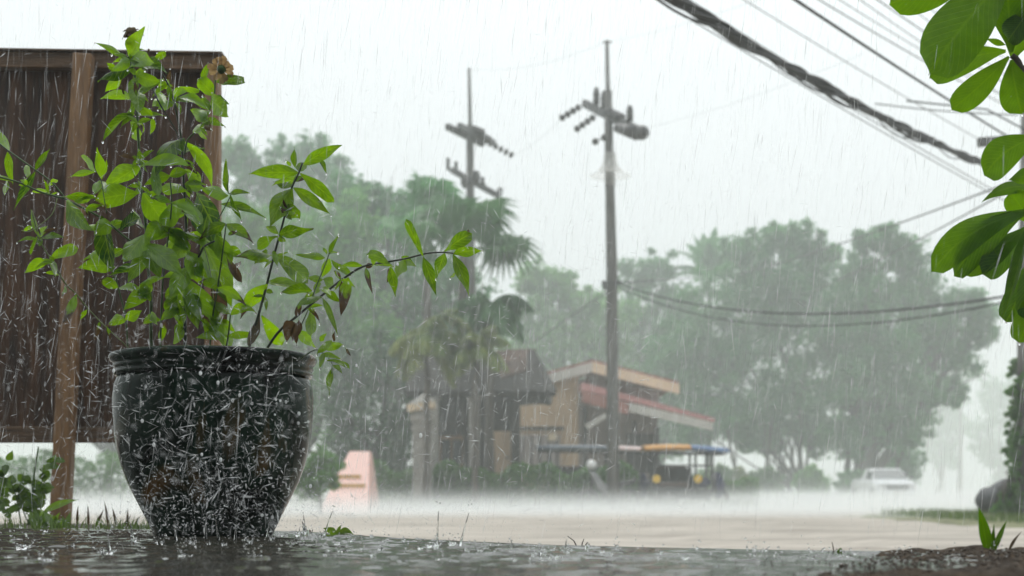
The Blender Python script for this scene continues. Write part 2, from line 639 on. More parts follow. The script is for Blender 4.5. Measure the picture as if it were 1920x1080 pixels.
def road():
    """wet sandy road: ruts and puddled hollows are real relief"""
    xs = np.linspace(-16, 20, 150)
    ys = np.concatenate([np.linspace(3.9, 20, 150), np.linspace(20.3, 60, 90), np.linspace(61, 140, 30)])
    X, Y = np.meshgrid(xs, ys)
    Z = 0.016 * np.sin(X * 0.9 + Y * 0.35) * np.sin(Y * 0.7 + 0.3 * X) + 0.012 * np.sin(X * 2.3 - Y * 1.1 + 1) + 0.008 * np.sin(Y * 3.1 + X * 0.4)
    for c, a in ((0.6, 0.18), (2.1, 0.18), (4.4, 0.22), (5.8, 0.22)):
        d = X - (c + a * Y * 0.4 + 0.3 * np.sin(Y * 0.3))
        Z -= 0.035 * np.exp(-(d / 0.16) ** 2)
        Z += 0.02 * np.exp(-((np.abs(d) - 0.3) / 0.1) ** 2)
    Z += rng.normal(0, 0.003, Z.shape)
    Z *= 0.4
    V = np.stack([X, Y, Z + 0.05], -1).reshape(-1, 3)
    nx = len(xs)
    i = np.arange(len(ys) - 1)[:, None] * nx + np.arange(nx - 1)[None]
    Fq = np.stack([i, i + 1, i + nx + 1, i + nx], -1).reshape(-1, 4)
    m = mat('sandy_road', (0.55, 0.495, 0.43), (0.17, 0.145, 0.118), 0.6, 2.0, 1.0, 7, (0.22, 1, 1), detail=9, spec=0.1)
    o = np_mesh('road', V, Fq, m)
    o.data.polygons.foreach_set('use_smooth', [True] * len(o.data.polygons))
    tag(o, kind='structure')


road()

LZ = CZ - 0.0837           # top of the foreground slab
EDGE = [(3.2, 1.45), (1.6, 1.82), (0.72, 2.01), (0.40, 2.11), (0.07, 2.30), (-0.18, 2.62), (-0.34, 2.92), (-0.45, 3.12), (-0.9, 3.35), (-1.4, 3.5), (-3.4, 3.7)]


def slab():
    mb = MB()
    poly = EDGE + [(-3.4, -2.5), (3.2, -2.5)]
    n = len(poly)
    z0, z1 = -0.02, LZ - 0.004
    vs = [(x, y, z0) for x, y in poly] + [(x, y, z1) for x, y in poly]
    fs = [tuple(range(n, 2 * n)), tuple(range(n - 1, -1, -1))] + [(i, (i + 1) % n, (i + 1) % n + n, i + n) for i in range(n)]
    mb.add(vs, fs)
    o = mb.build('pavement', 'concrete')
    tag(o, kind='structure')


slab()


def edge_y(x):
    pts = sorted(EDGE)
    for (x0, y0), (x1, y1) in zip(pts, pts[1:]):
        if x0 <= x <= x1:
            return y0 + (y1 - y0) * (x - x0) / (x1 - x0)
    return 3.7 if x < 0 else 1.45


RING_SPOTS = []


def puddle():
    """rain-beaten sheet of water on the slab; rings and chop are relief"""
    m, nt, b, out = new_mat('puddle_water')
    b.inputs['Base Color'].default_value = (0.050, 0.047, 0.038, 1)
    b.inputs['Roughness'].default_value = 0.04
    b.inputs['IOR'].default_value = 1.33
    b.inputs['Specular IOR Level'].default_value = 0.5
    nx, ny = 640, 520
    xs = np.linspace(-1.75, 1.25, nx)
    t = np.linspace(0, 1, ny)
    ey = np.array([edge_y(x) - 0.004 for x in xs])
    X = np.repeat(xs[None], ny, 0)
    Y = 1.05 + t[:, None] * (ey[None] - 1.05)
    Z = np.zeros_like(X)
    for _ in range(46):                       # chop from many directions
        a = rng.uniform(0, 2 * np.pi)
        k = rng.uniform(25, 150)
        Z += 0.022 / k * np.sin(k * (X * np.cos(a) + Y * np.sin(a)) + rng.uniform(0, 6.3)) * 0.6
    for _ in range(950):                      # drop rings
        cx, cy_ = rng.uniform(-1.7, 1.2), rng.uniform(1.3, 3.3)
        r0 = rng.uniform(0.006, 0.05)
        amp = rng.uniform(0.0007, 0.0022) * (0.02 / (r0 + 0.012)) ** 0.5
        i0, i1 = np.searchsorted(xs, (cx - r0 - 0.03, cx + r0 + 0.03))
        if i1 - i0 < 2:
            continue
        d = np.sqrt((X[:, i0:i1] - cx) ** 2 + (Y[:, i0:i1] - cy_) ** 2)
        wl_ = rng.uniform(0.0028, 0.0048)
        Z[:, i0:i1] += amp * np.exp(-((d - r0) / 0.010) ** 2) * np.cos((d - r0) / wl_)
    Z *= np.interp(X, [-0.3, 0.15], [1.0, 0.55]) * np.interp(Y, [1.6, 2.2], [0.7, 1.3])
    Z *= np.clip((1 - t[:, None]) * 30, 0.15, 1)
    V = np.stack([X, Y, Z + LZ], -1).reshape(-1, 3)
    i = np.arange(ny - 1)[:, None] * nx + np.arange(nx - 1)[None]
    Fq = np.stack([i, i + 1, i + nx + 1, i + nx], -1).reshape(-1, 4)
    o = np_mesh('puddle', V, Fq, m)
    o.data.polygons.foreach_set('use_smooth', [True] * len(o.data.polygons))
    tag(o, kind='structure')


puddle()


def soil_mound():
    nx, ny = 170, 90
    xs = np.linspace(0.20, 1.7, nx)
    ts = np.linspace(0, 1, ny)
    X = np.repeat(xs[None], ny, 0)
    ey = np.array([edge_y(x) + 0.03 for x in xs])
    y0 = np.interp(xs, [0.2, 0.27, 0.36, 0.5, 0.75, 1.7], [1.36, 1.50, 1.60, 1.66, 1.50, 1.1])
    y0 = np.interp(xs, [0.2, 0.30, 0.45, 0.62, 0.8, 1.7], [1.30, 1.30, 1.30, 1.30, 1.2, 1.0])
    Y = y0[None] + ts[:, None] * (ey - y0)[None]
    Z = np.zeros_like(X)
    for s, a in ((9, 0.003), (24, 0.003), (60, 0.0022), (130, 0.0018)):
        for _ in range(7):
            th = rng.uniform(0, 6.3)
            Z += a * 0.5 * np.sin(s * rng.uniform(0.7, 1.3) * (X * np.cos(th) + Y * np.sin(th)) + rng.uniform(0, 6.3))
    Z += rng.normal(0, 0.0009, Z.shape)
    # mound rises towards the right, sinks under the water on the left
    rise = np.interp(X - (Y - 1.45) * 0.42 + 0.03 * np.sin(Y * 23), [0.0, 0.22, 0.34, 0.5, 1.2], [-0.03, -0.010, 0.000, 0.003, 0.008])
    edge_fall = np.interp(ts, [0, 0.05, 0.94, 1], [-0.01, 0, 0, -0.06])[:, None]
    V = np.stack([X, Y, LZ + Z + rise + edge_fall], -1).reshape(-1, 3)
    i = np.arange(ny - 1)[:, None] * nx + np.arange(nx - 1)[None]
    Fq = np.stack([i, i + 1, i + nx + 1, i + nx], -1).reshape(-1, 4)
    o = np_mesh('soil', V, Fq, 'wet_soil')
    o.data.polygons.foreach_set('use_smooth', [True] * len(o.data.polygons))
    tag(o, kind='structure')


soil_mound()


def bed_and_verges():
    # planting bed behind the slab, under the board
    def sheet(name, x0, x1, y0, y1, z, nx, ny, m, amp, fall=0.0):
        xs, ys = np.linspace(x0, x1, nx), np.linspace(y0, y1, ny)
        X, Y = np.meshgrid(xs, ys)
        Z = z + rng.normal(0, amp, X.shape)
        ex = np.minimum(np.minimum((X - x0) / (x1 - x0), (x1 - X) / (x1 - x0)), np.minimum((Y - y0) / (y1 - y0), (y1 - Y) / (y1 - y0)))
        Z -= fall * np.clip(1 - ex / 0.12, 0, 1) ** 2
        V = np.stack([X, Y, Z], -1).reshape(-1, 3)
        i = np.arange(ny - 1)[:, None] * nx + np.arange(nx - 1)[None]
        Fq = np.stack([i, i + 1, i + nx + 1, i + nx], -1).reshape(-1, 4)
        o = np_mesh(name, V, Fq, m)
        o.data.polygons.foreach_set('use_smooth', [True] * len(o.data.polygons))
        tag(o, kind='structure')
    sheet('garden_bed', -3.4, -0.62, 3.2, 5.4, LZ - 0.03, 50, 40, 'soil', 0.006, 0.30)
    vm = mat('verge_turf', (0.20, 0.21, 0.09), (0.11, 0.11, 0.05), 0.8, 3, 0.8, 30)
    sheet('verge', 5.6, 18, 15.5, 25, 0.13, 50, 60, vm, 0.02, 0.12)
    sheet('roadside', -40, 12, 38.2, 120, 0.10, 60, 40, mat('roadside_turf', (0.15, 0.18, 0.07), (0.08, 0.09, 0.04), 0.8, 2, 0.6, 15), 0.03, 0.06)


bed_and_verges()


# ------------------------------------------------------------------ foliage helpers
def leaf_quads(C, s, up=0.4, aspect=0.45):
    """rhombic leaves at centres C; returns verts, faces"""
    n = len(C)
    d = rng.normal(size=(n, 3))
    d /= np.linalg.norm(d, axis=1, keepdims=True)
    d[:, 2] -= 0.3
    nrm = rng.normal(size=(n, 3))
    nrm[:, 2] = np.abs(nrm[:, 2]) + up
    nrm /= np.linalg.norm(nrm, axis=1, keepdims=True)
    a = d - nrm * (d * nrm).sum(1, keepdims=True)
    a /= np.linalg.norm(a, axis=1, keepdims=True) + 1e-9
    b = np.cross(nrm, a)
    L = (s * rng.uniform(0.6, 1.4, n))[:, None]
    V = np.stack([C - a * L * 0.5, C + b * L * aspect * 0.5, C + a * L * 0.5, C - b * L * aspect * 0.5], 1).reshape(-1, 3)
    Fq = np.arange(4 * n).reshape(-1, 4)
    return V, Fq


def cloud_points(blobs, sub=9, per=60, subr=(0.28, 0.5), squash=0.8):
    """blobs: (centre, radius) -> leaf centres in uneven sub-clumps with gaps between"""
    out, cents = [], []
    for c, r in blobs:
        c = np.array(c)
        for _ in range(int(sub * 2.0)):
            d = rng.normal(size=3)
            d /= np.linalg.norm(d)
            p = c + d * r * rng.uniform(0.3, 1.12) * np.array([1, 1, 0.9])
            q = r * rng.uniform(*subr) * 0.72
            k = max(6, int(per * 0.55 * rng.uniform(0.4, 1.4)))
            e = rng.normal(size=(k, 3))
            e /= np.linalg.norm(e, axis=1, keepdims=True)
            e *= (rng.uniform(0, 1, (k, 1)) ** 0.75) * q * 1.5 * np.array([1, 1, squash])
            out.append(p + e)
            cents.append(p)
    return np.concatenate(out), cents


def curve_pts(a, b, n=6, sag=0.0, wob=0.0):
    a, b = Vector(a), Vector(b)
    pts = []
    for i in range(n + 1):
        t = i / n
        p = a.lerp(b, t)
        p.z += sag * 4 * t * (1 - t)
        if wob and 0 < i < n:
            p += Vector((random.uniform(-wob, wob), random.uniform(-wob, wob), random.uniform(-wob, wob) * 0.4))
        pts.append(p)
    return pts


def tree(name, label, D, base, blobs, m, leaf=0.3, sub=9, per=60, trunk_r=0.2, group=None, stems=1, depth=0.45, spread=0.6, cat='tree', subr=(0.24, 0.52)):
    """base=(px, z of ground); blobs=(px,py,r px[,dD])"""
    bx = (base[0] - 960) / F * D
    bz = base[1]
    root = thing(name, label, cat, (bx, D, bz), group)
    bl = []
    for q in blobs:
        dd = q[3] if len(q) > 3 else random.uniform(-1, 1) * q[2] * SC(D) * depth
        p = P(q[0], q[1], D + dd)
        bl.append((p, q[2] * SC(D)))
    C, cents = cloud_points(bl, sub, per, subr)
    V, Fq = leaf_quads(C, leaf)
    tm = MB()
    low = min(b[0].z - b[1] for b in bl)
    hub = Vector((sum(b[0].x for b in bl) / len(bl), D, 0))
    for s in range(stems):
        ox = random.uniform(-spread, spread) if stems > 1 else 0
        a = Vector((bx + ox, D + random.uniform(-0.4, 0.4) * (stems > 1), bz - 0.2))
        fork = a.lerp(Vector((hub.x, D, max(low, bz + 0.8))), 0.75 if stems == 1 else 0.30) + Vector((random.uniform(-0.5, 0.5) * (stems > 1), 0, 0))
        fork.z = max(fork.z, bz + 0.6)
        r0 = trunk_r * (1 if stems == 1 else random.uniform(0.5, 1.0))
        tm.tube(curve_pts(a, fork, 5, 0, 0.10), np.linspace(r0 * 1.25, r0 * 0.75, 6), 8)
        mine = bl if stems == 1 else [bl[(s + k * stems) % len(bl)] for k in range(max(1, len(bl) // stems))]
        for c, r in mine:
            pts = curve_pts(fork, c, 5, 0.2, 0.12 * (Vector(c) - fork).length ** 0.5 * 0.6)
            tm.tube(pts, np.linspace(r0 * 0.6, 0.02, 6), 5)
            for _ in range(4):
                e = Vector(c) + Vector(rng.normal(size=3)) * r * 0.55
                tm.tube(curve_pts(pts[3], e, 3, 0.1, 0.05), np.linspace(r0 * 0.25, 0.012, 4), 4)
    tm.build('trunk', 'bark', root, True)
    np_part('crown', V, Fq, m, root)
    return root


def frond_mesh(base, dirv, length, droop, nleaf=26, lw=0.5, lthick=0.05, hang=0.4):
    """feather frond: rachis with leaflets both sides"""
    mb = MB()
    base = Vector(base)
    d = Vector(dirv).normalized()
    pts = []
    p = base.copy()
    n = 9
    step = length / n
    dd = d.copy()
    for i in range(n + 1):
        pts.append(p.copy())
        p = p + dd * step
        dd = (dd + Vector((0, 0, -droop / n))).normalized()
    mb.tube(pts, np.linspace(0.03, 0.006, n + 1), 4)
    for i in range(nleaf):
        t = 0.12 + 0.88 * i / (nleaf - 1)
        f = t * n
        k = min(int(f), n - 1)
        q = pts[k].lerp(pts[k + 1], f - k)
        tan = (pts[k + 1] - pts[k]).normalized()
        side = tan.cross(Vector((0, 0, 1)))
        if side.length < 0.05:
            side = Vector((1, 0, 0))
        side.normalize()
        ll = lw * math.sin(math.pi * min(0.98, 0.15 + 0.8 * t)) * random.uniform(0.8, 1.15)
        for sg in (-1, 1):
            o = (side * sg + tan * 0.55 + Vector((0, 0, -hang * random.uniform(0.5, 1.4)))).normalized()
            m_ = q + o * ll * 0.5 + Vector((0, 0, 0.05 * ll))
            e = q + o * ll + Vector((0, 0, -0.25 * ll * hang))
            wv = tan * lthick
            mb.add([q - wv * 0.5, q + wv * 0.5, m_ + wv * 0.6, e, m_ - wv * 0.6], [(0, 1, 2, 3, 4)])
    return mb


def palm(name, label, crown, D, ground_z, nfr, flen, droop, m, trunk_r=0.14, group=None, elev=(-0.5, 1.2), lw=0.5, cat='palm', trunk_x=None, fan=False, lthick=0.06, hang=0.4):
    c = P(crown[0], crown[1], D)
    tx = c.x if trunk_x is None else (trunk_x - 960) / F * D
    root = thing(name, label, cat, (tx, D, ground_z), group)
    tm = MB()
    tm.tube(curve_pts((tx, D, ground_z - 0.1), c, 8, 0, 0.04), np.linspace(trunk_r * 1.3, trunk_r * 0.8, 9), 8)
    tm.build('trunk', 'bark', root, True)
    for i in range(nfr):
        a = 2 * math.pi * i / nfr * 1.0 + random.uniform(-0.25, 0.25)
        e = random.uniform(*elev)
        dv = Vector((math.cos(a) * math.cos(e), math.sin(a) * math.cos(e), math.sin(e)))
        L = flen * random.uniform(0.8, 1.15)
        if fan:
            mb = MB()
            h = c + dv * L * 0.55 + Vector((0, 0, -0.08 * L))
            mb.tube([c, c.lerp(h, 0.5) + Vector((0, 0, 0.04 * L)), h], [0.03, 0.025, 0.02], 4)
            s = dv.cross(Vector((0, 0, 1))).normalized()
            u = s.cross(dv).normalized()
            tilt = random.uniform(-0.5, 0.5)
            u2 = (u * math.cos(tilt) + s * math.sin(tilt))
            s2 = (s * math.cos(tilt) - u * math.sin(tilt))
            nseg = 26
            for k in range(nseg):
                th = R(-135 + 270 * k / (nseg - 1))
                o = (dv * math.cos(th) + s2 * math.sin(th)).normalized()
                ll = L * 0.55 * random.uniform(0.85, 1.1)
                wv = (s2 * math.cos(th) - dv * math.sin(th)).normalized() * ll * 0.055
                mid = h + o * ll * 0.6 + u2 * 0.06 * ll
                mb.add([h, mid + wv, h + o * ll + Vector((0, 0, -0.30 * ll)), mid - wv], [(0, 1, 2, 3)])
            mb.build('frond', m, root)
        else:
            frond_mesh(c, dv, L, droop, 30, lw, lthick, hang).build('frond', m, root)
    return root


# ------------------------------------------------------------------ trees on the left
GT = 'trees behind the cottage'
tree('tall_tree', 'tall pale tree with two lacy tops, right behind the upright stem of the pot plant', 84, (520, 0.1),
     [(445, 300, 42), (490, 330, 42), (560, 285, 48), (612, 318, 42), (540, 350, 70), (460, 390, 80), (600, 400, 80), (520, 450, 90), (440, 480, 80)], 'fol_mid', 0.40, 14, 90, 0.3, GT)
tree('broadleaf_tree', 'broad light green tree between the board and the fan palm', 57, (560, 0.1),
     [(450, 430, 60), (520, 440, 70), (590, 460, 75), (480, 520, 80), (560, 540, 85), (640, 500, 70), (500, 620, 90), (600, 620, 90), (440, 600, 70), (560, 700, 90), (660, 420, 60), (640, 560, 80), (470, 700, 80), (620, 760, 80), (700, 640, 70)], 'fol_light', 0.26, 15, 130, 0.22, GT)
tree('dense_tree', 'dense darker tree with a bushy top left of the fan palm', 60, (720, 0.1),
     [(660, 365, 42), (715, 385, 45), (690, 430, 60), (760, 410, 50), (640, 430, 55), (740, 480, 75), (670, 520, 75), (800, 520, 70), (720, 580, 80), (640, 600, 70), (810, 600, 70), (850, 540, 60), (770, 550, 70), (700, 660, 80), (790, 670, 60), (860, 620, 60)], 'fol_mid', 0.26, 15, 130, 0.24, GT)
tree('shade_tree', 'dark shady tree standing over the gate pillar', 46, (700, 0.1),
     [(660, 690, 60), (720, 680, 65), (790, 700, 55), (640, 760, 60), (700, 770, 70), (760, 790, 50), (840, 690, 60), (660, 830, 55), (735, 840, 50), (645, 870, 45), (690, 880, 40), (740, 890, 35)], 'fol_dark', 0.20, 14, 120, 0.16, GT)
palm('fan_palm', 'fan palm with round spiky leaves in front of the left utility pole', (868, 470), 37, 0.1, 16, 1.9, 0.3, 'fol_palm', 0.13, None, (-0.5, 1.2), fan=True)
palm('fan_palm', 'fan palm with a bushy rounded crown between the dense tree and the spiky fan palm', (800, 400), 44, 0.1, 16, 1.6, 0.3, 'fol_mid', 0.13, None, (-0.4, 1.3), fan=True)
palm('feather_palm', 'low drooping feather palm just above the ridge of the dark cottage roof', (918, 575), 36, 0.1, 18, 1.35, 2.4, 'fol_palm', 0.10, None, (0.0, 1.2), 0.55, hang=1.0)
palm('areca_palm', 'yellowing palm with arching fronds over the dark cottage roof', (800, 640), 34.2, 0.1, 18, 1.25, 2.2, 'fol_yellow', 0.07, None, (-0.3, 1.35), 0.45, hang=0.9)
palm('areca_palm', 'greener yellow tipped palm crowding the brown end of the roof ridge', (892, 650), 34.0, 0.1, 16, 0.95, 2.0, 'fol_yellow', 0.07, None, (-0.4, 1.35), 0.42, hang=0.9)

# ------------------------------------------------------------------ trees on the right
GR = 'trees across the road behind the tricycles'
tree('roadside_tree', 'pale yellow green tree left of the tall pole, over the tiled house roof', 100, (1040, 0.1),
     [(1000, 525, 38), (1045, 535, 42), (1095, 565, 40), (990, 585, 50), (1060, 600, 60), (1120, 620, 55), (1010, 660, 60), (1090, 670, 60), (1150, 590, 50), (1140, 680, 60), (960, 640, 60)], 'fol_light', 0.42, 15, 110, 0.3, GR)
tree('roadside_tree', 'pale tree with an arching bare twig just right of the tall pole', 104, (1210, 0.1),
     [(1195, 525, 42), (1235, 505, 36), (1255, 560, 48), (1180, 590, 55), (1240, 630, 60), (1290, 600, 45), (1200, 680, 60), (1260, 740, 60), (1190, 740, 60), (1300, 790, 55), (1230, 820, 50)], 'fol_mid', 0.42, 15, 110, 0.3, GR)
palm('coconut_palm', 'coconut palm with upright fronds showing over the trees right of the tall pole', (1330, 520), 104, 0.1, 20, 3.6, 1.3, 'fol_mid', 0.2, None, (0.2, 1.5), 0.7, lthick=0.16)
tree('spreading_tree', 'large hazy spreading tree with slim leaning stems behind the orange canopy', 88, (1480, 0.1),
     [(1475, 440, 42), (1400, 470, 45), (1530, 475, 42), (1440, 510, 65), (1350, 560, 65), (1510, 550, 70), (1300, 640, 70), (1400, 640, 85), (1500, 650, 85), (1320, 720, 70), (1420, 740, 75), (1510, 750, 70), (1360, 780, 50), (1570, 560, 60), (1260, 690, 60), (1300, 800, 42), (1385, 815, 42), (1455, 812, 46), (1525, 815, 42), (1460, 590, 70), (1350, 660, 70)],
     'fol_mid', 0.34, 17, 170, 0.22, GR, stems=5, spread=2.6)
tree('spreading_tree', 'largest hazy spreading tree with a thick trunk, left of the white car', 84, (1562, 0.1),
     [(1650, 450, 42), (1700, 480, 45), (1620, 510, 55), (1720, 540, 60), (1650, 580, 75), (1580, 620, 70), (1760, 600, 60), (1700, 660, 80), (1820, 580, 42), (1835, 625, 32), (1620, 700, 80), (1790, 670, 50), (1690, 750, 70), (1580, 770, 65), (1770, 730, 38), (1640, 800, 50), (1590, 825, 40), (1700, 815, 42), (1590, 690, 70), (1730, 600, 60), (1660, 660, 70)],
     'fol_mid', 0.32, 17, 170, 0.36, GR, stems=4, spread=1.4)
for px, s in ((1392, -0.5), (1430, 0.3), (1660, 0.9), (1610, 0.5)):
    x = (px - 960) / F * 86
    lab = {1392: 'slim leaning bare tree stem just right of the blue canopy', 1430: 'slim upright tree stem second from the blue canopy',
           1660: 'slim leaning stem close beside the white car', 1610: 'slim stem right of the thickest trunk'}[px]
    r = thing('young_tree', lab, 'tree', (x, 86, 0.1), 'slim young trees under the big crowns')
    tm = MB()
    top = Vector((x + s * 2.1, 86.2, 5.2))
    tm.tube(curve_pts((x, 86, -0.1), top, 6, 0, 0.06), np.linspace(0.15, 0.07, 7), 6)
    tm.tube(curve_pts((x + s * 0.84, 86.1, 2.1), top + Vector((-s * 1.6, 0.2, 0.2)), 5, 0, 0.05), np.linspace(0.06, 0.03, 6), 6)
    tm.build('trunk', 'bark', r, True)
    C, _ = cloud_points([(top, 1.4), (top + Vector((-s * 1.6, 0.2, 0.4)), 1.2)], 12, 90)
    V, Fq = leaf_quads(C, 0.3)
    np_part('crown', V, Fq, 'fol_mid', r)
tree('misty_tree', 'nearly white misty tree far behind the white car', 330, (1760, 0), [(1760, 730, 40), (1790, 790, 45), (1740, 800, 45), (1770, 850, 45)], 'fol_mid', 1.4, 11, 70, 0.6, 'misty trees at the end of the road')
tree('misty_tree', 'nearly white misty tree close beside the ivy pole', 310, (1880, 0), [(1870, 740, 45), (1900, 800, 50), (1850, 830, 45), (1890, 880, 40)], 'fol_mid', 1.4, 11, 70, 0.6, 'misty trees at the end of the road')
palm('misty_palm', 'faint misty palm rising over the far end of the road', (1800, 700), 290, 0, 14, 7.0, 1.6, 'fol_mid', 0.4, None, (-0.1, 1.2), 2.0, lthick=0.36)
tree('background_tree', 'broad tree far behind the wooden board and the pot', 80, (200, 0.1),
     [(60, 560, 90), (170, 520, 100), (280, 560, 90), (380, 600, 80), (100, 700, 90), (220, 700, 100), (340, 740, 90), (430, 720, 70), (-40, 680, 90)], 'fol_mid', 0.4, 13, 90, 0.3, GT)


def hedge(name, label, p0, p1, D, zb, h, depth, m, n, leaf=0.10, cat='hedge', group=None):
    x0, x1 = (p0 - 960) / F * D, (p1 - 960) / F * D
    root = thing(name, label, cat, ((x0 + x1) / 2, D, zb), group)
    C = np.stack([rng.uniform(x0, x1, n), D + rng.uniform(-depth / 2, depth / 2, n), zb + h * rng.uniform(0, 1, n) ** 0.7], 1)
    C[:, 2] += 0.12 * np.sin(C[:, 0] * 3.1) + 0.08 * np.sin(C[:, 0] * 7.3 + 1)
    V, Fq = leaf_quads(C, leaf)
    np_part('crown', V, Fq, m, root)
    tm = MB()
    for k in range(max(3, int((x1 - x0) / 0.6))):
        x = x0 + (x1 - x0) * (k + 0.5) / max(3, int((x1 - x0) / 0.6))
        tm.tube([(x, D, zb - 0.05), (x + random.uniform(-0.1, 0.1), D, zb + h * 0.7)], [0.03, 0.012], 5)
    tag(tm.build('trunk', 'bark', root), kind='stuff')
    return root


hedge('hedge', 'low hedge along the verge before the cottage, from the pink ramp to the tricycles', 690, 1195, 35.5, 0.05, 1.05, 0.8, 'fol_green', 14000, 0.12)
hedge('hedge', 'pale hedge seen under the wooden board, left of the pot', -220, 560, 42, 0.05, 1.5, 1.2, 'fol_green', 8000, 0.18)
hedge('hedge', 'low hedge behind the blue canopied tricycle, between house and big trees', 1225, 1420, 48, 0.05, 0.95, 0.9, 'fol_green', 5000, 0.16)
tree('shrub', 'round light green bush close right of the pot, beside the pink ramp', 27, (602, 0.05),
     [(606, 862, 28), (580, 878, 30), (616, 872, 22), (598, 905, 30), (572, 908, 30), (606, 892, 24)], 'fol_green', 0.10, 12, 90, 0.03, None, cat='bush')
GF = 'low bushes under the big trees'
for (px, py, r, mm, lab) in ((1385, 905, 22, 'fol_yellow', 'yellow flowered low bush right of the blue canopy'), (1440, 905, 22, 'fol_green', 'low green bush under the slim stems'),
                             (1525, 905, 24, 'fol_light', 'low pale bush left of the thickest trunk'), (1600, 908, 22, 'fol_mid', 'low bush right of the thickest trunk'),
                             (1690, 868, 30, 'fol_mid', 'taller bush directly behind the white car'), (1350, 900, 24, 'fol_green', 'low green bush at the rear of the blue canopied tricycle')):
    D = 78 if px != 1690 else 92
    tree('shrub', lab, D, (px, 0.05), [(px - r * 0.7, py, r), (px + r * 0.6, py + 3, r), (px, py - r * 0.6, r * 0.8), (px, py + 14, r)], mm, 0.26, 12, 90, 0.05, GF, cat='bush')


# ------------------------------------------------------------------ buildings (about 40 m away)
def cottage():
    D = 38.0
    k = SC(D)

    def X(px):
        return (px - 960) * k

    def Z(py):
        return CZ + (HY - py) * k
    r = thing('cottage', 'dark thatched cottage with tan door and pale columns behind the hedge', 'cottage', (X(900), D, 0.1))
    # roof: hipped thatch, ridge from 940 to 1003, right verge falling to 1040
    y0, y1 = D - 1.9, D + 1.9
    prof = [(-1.9, Z(742)), (0, Z(657)), (1.9, Z(742)), (1.75, Z(752)), (0, Z(672)), (-1.75, Z(752))]
    mb = MB()
    xl, xr = X(770), X(1003)
    n = 14
    vs, fs = [], []
    for i in range(n + 1):
        t = i / n
        xx = xl + (xr - xl) * t
        for j, (dy, z) in enumerate(prof):
            flare = (X(1040) - X(1003)) * t * (abs(dy) / 1.9)
            vs.append((xx + flare + random.uniform(-0.02, 0.02), D + dy, z + random.uniform(-0.025, 0.025)))
    m6 = 6
    for i in range(n):
        for j in range(m6):
            j2 = (j + 1) % m6
            fs.append((i * m6 + j, i * m6 + j2, (i + 1) * m6 + j2, (i + 1) * m6 + j))
    fs += [tuple(range(m6 - 1, -1, -1)), tuple(n * m6 + j for j in range(m6))]
    mb.add(vs, fs)
    roof = mb.build('roof', 'thatch', r)
    mb = MB()
    for i in range(7):                      # ridge tiles, reddish
        xx = X(948) + i * X(960 + 8)
        mb.tube([(xx, D, Z(658)), (xx + X(960 + 8.6), D, Z(658))], 0.05, 8)
    mb.build('ridge_cap', 'thatch_red', roof)
    mb = MB()                               # worn reddish patch of roof cladding
    vs = []
    for px, t in ((925, 0.03), (990, 0.03), (986, 0.50), (940, 0.72)):
        vs.append((X(px), D - 1.9 * t - 0.02, Z(657) + (Z(742) - Z(657)) * t + 0.03))
    v2 = [(a, b, c - 0.05) for a, b, c in vs]
    mb.add(vs + v2, [(0, 1, 2, 3), (7, 6, 5, 4), (0, 4, 5, 1), (1, 5, 6, 2), (2, 6, 7, 3), (3, 7, 4, 0)])
    mb.build('roof_cladding', 'thatch_red', roof)
    # gable wall and walls
    mb = MB()
    mb.box(((X(800) + X(975)) / 2, D + 0.2, (0.0 + Z(745)) / 2), (X(975) - X(800), 2.6, Z(745)))
    mb.build('wall', 'dark_wall', r)
    mb = MB()
    mb.box((X(938), D - 1.16, (0.1 + Z(812)) / 2), (40 * k, 0.1, Z(812) - 0.1))
    d = mb.build('door', 'tan_wall', r, bevel=0.01)
    mb = MB()
    mb.ball((X(952), D - 1.24, Z(860)), 0.035)
    mb.build('handle', 'arm_steel', d)
    for px in (892, 966, 818):
        mb = MB()
        w = 20 * k if px != 966 else 14 * k
        mb.box((X(px), D - 1.5, (0.05 + Z(748)) / 2), (w, w, Z(748) - 0.05))
        mb.box((X(px), D - 1.5, Z(748) - 0.08), (w * 1.35, w * 1.35, 0.12))
        mb.box((X(px), D - 1.5, 0.15), (w * 1.35, w * 1.35, 0.2))
        mb.build('column', 'grey_stone' if px != 966 else 'dark_wall', r, bevel=0.015)
    for px, py, w, h in ((850, 850, 44, 60), (868, 850, 30, 40)):
        mb = MB()
        if px == 850:
            mb.box((X(px), D - 1.13, Z(py)), (w * k, 0.06, h * k))
            f = mb.build('window', 'wet_wood', r, bevel=0.008)
            mb = MB()
            for s in (-1, 1):
                mb.box((X(px + s * 10), D - 1.17, Z(py)), (15 * k, 0.02, 44 * k))
            mb.build('pane', 'car_glass', f)


cottage()


def gate_pillar():
    D = 35.0
    k = SC(D)
    x = (792 - 960) * k
    r = thing('gate_pillar', 'weathered stone gate pillar with a small cream cap roof by the cottage', 'pillar', (x, D, 0.05))
    zt = CZ + (HY - 772) * k
    mb = MB()
    mb.box((x, D, zt / 2), (34 * k, 34 * k, zt))
    mb.box((x, D, zt - 0.16), (44 * k, 44 * k, 0.16))
    mb.box((x, D, zt - 0.42), (40 * k, 40 * k, 0.10))
    mb.build('pillar', 'grey_stone', r, bevel=0.02)
    mb = MB()
    mb.box((x - 0.02, D, zt + 0.12), (52 * k, 50 * k, 0.17), Matrix.Rotation(R(-9), 3, 'Y'))
    c = mb.build('cap', 'cream', r, bevel=0.015)
    mb = MB()
    vs = [(x - 0.33, D - 0.32, zt + 0.17), (x + 0.33, D - 0.32, zt + 0.27), (x + 0.33, D + 0.32, zt + 0.27), (x - 0.33, D + 0.32, zt + 0.17), (x + 0.02, D, zt + 0.44)]
    mb.add(vs, [(0, 1, 4), (1, 2, 4), (2, 3, 4), (3, 0, 4), (3, 2, 1, 0)])
    mb.build('cap_roof', 'white_board', c)


gate_pillar()


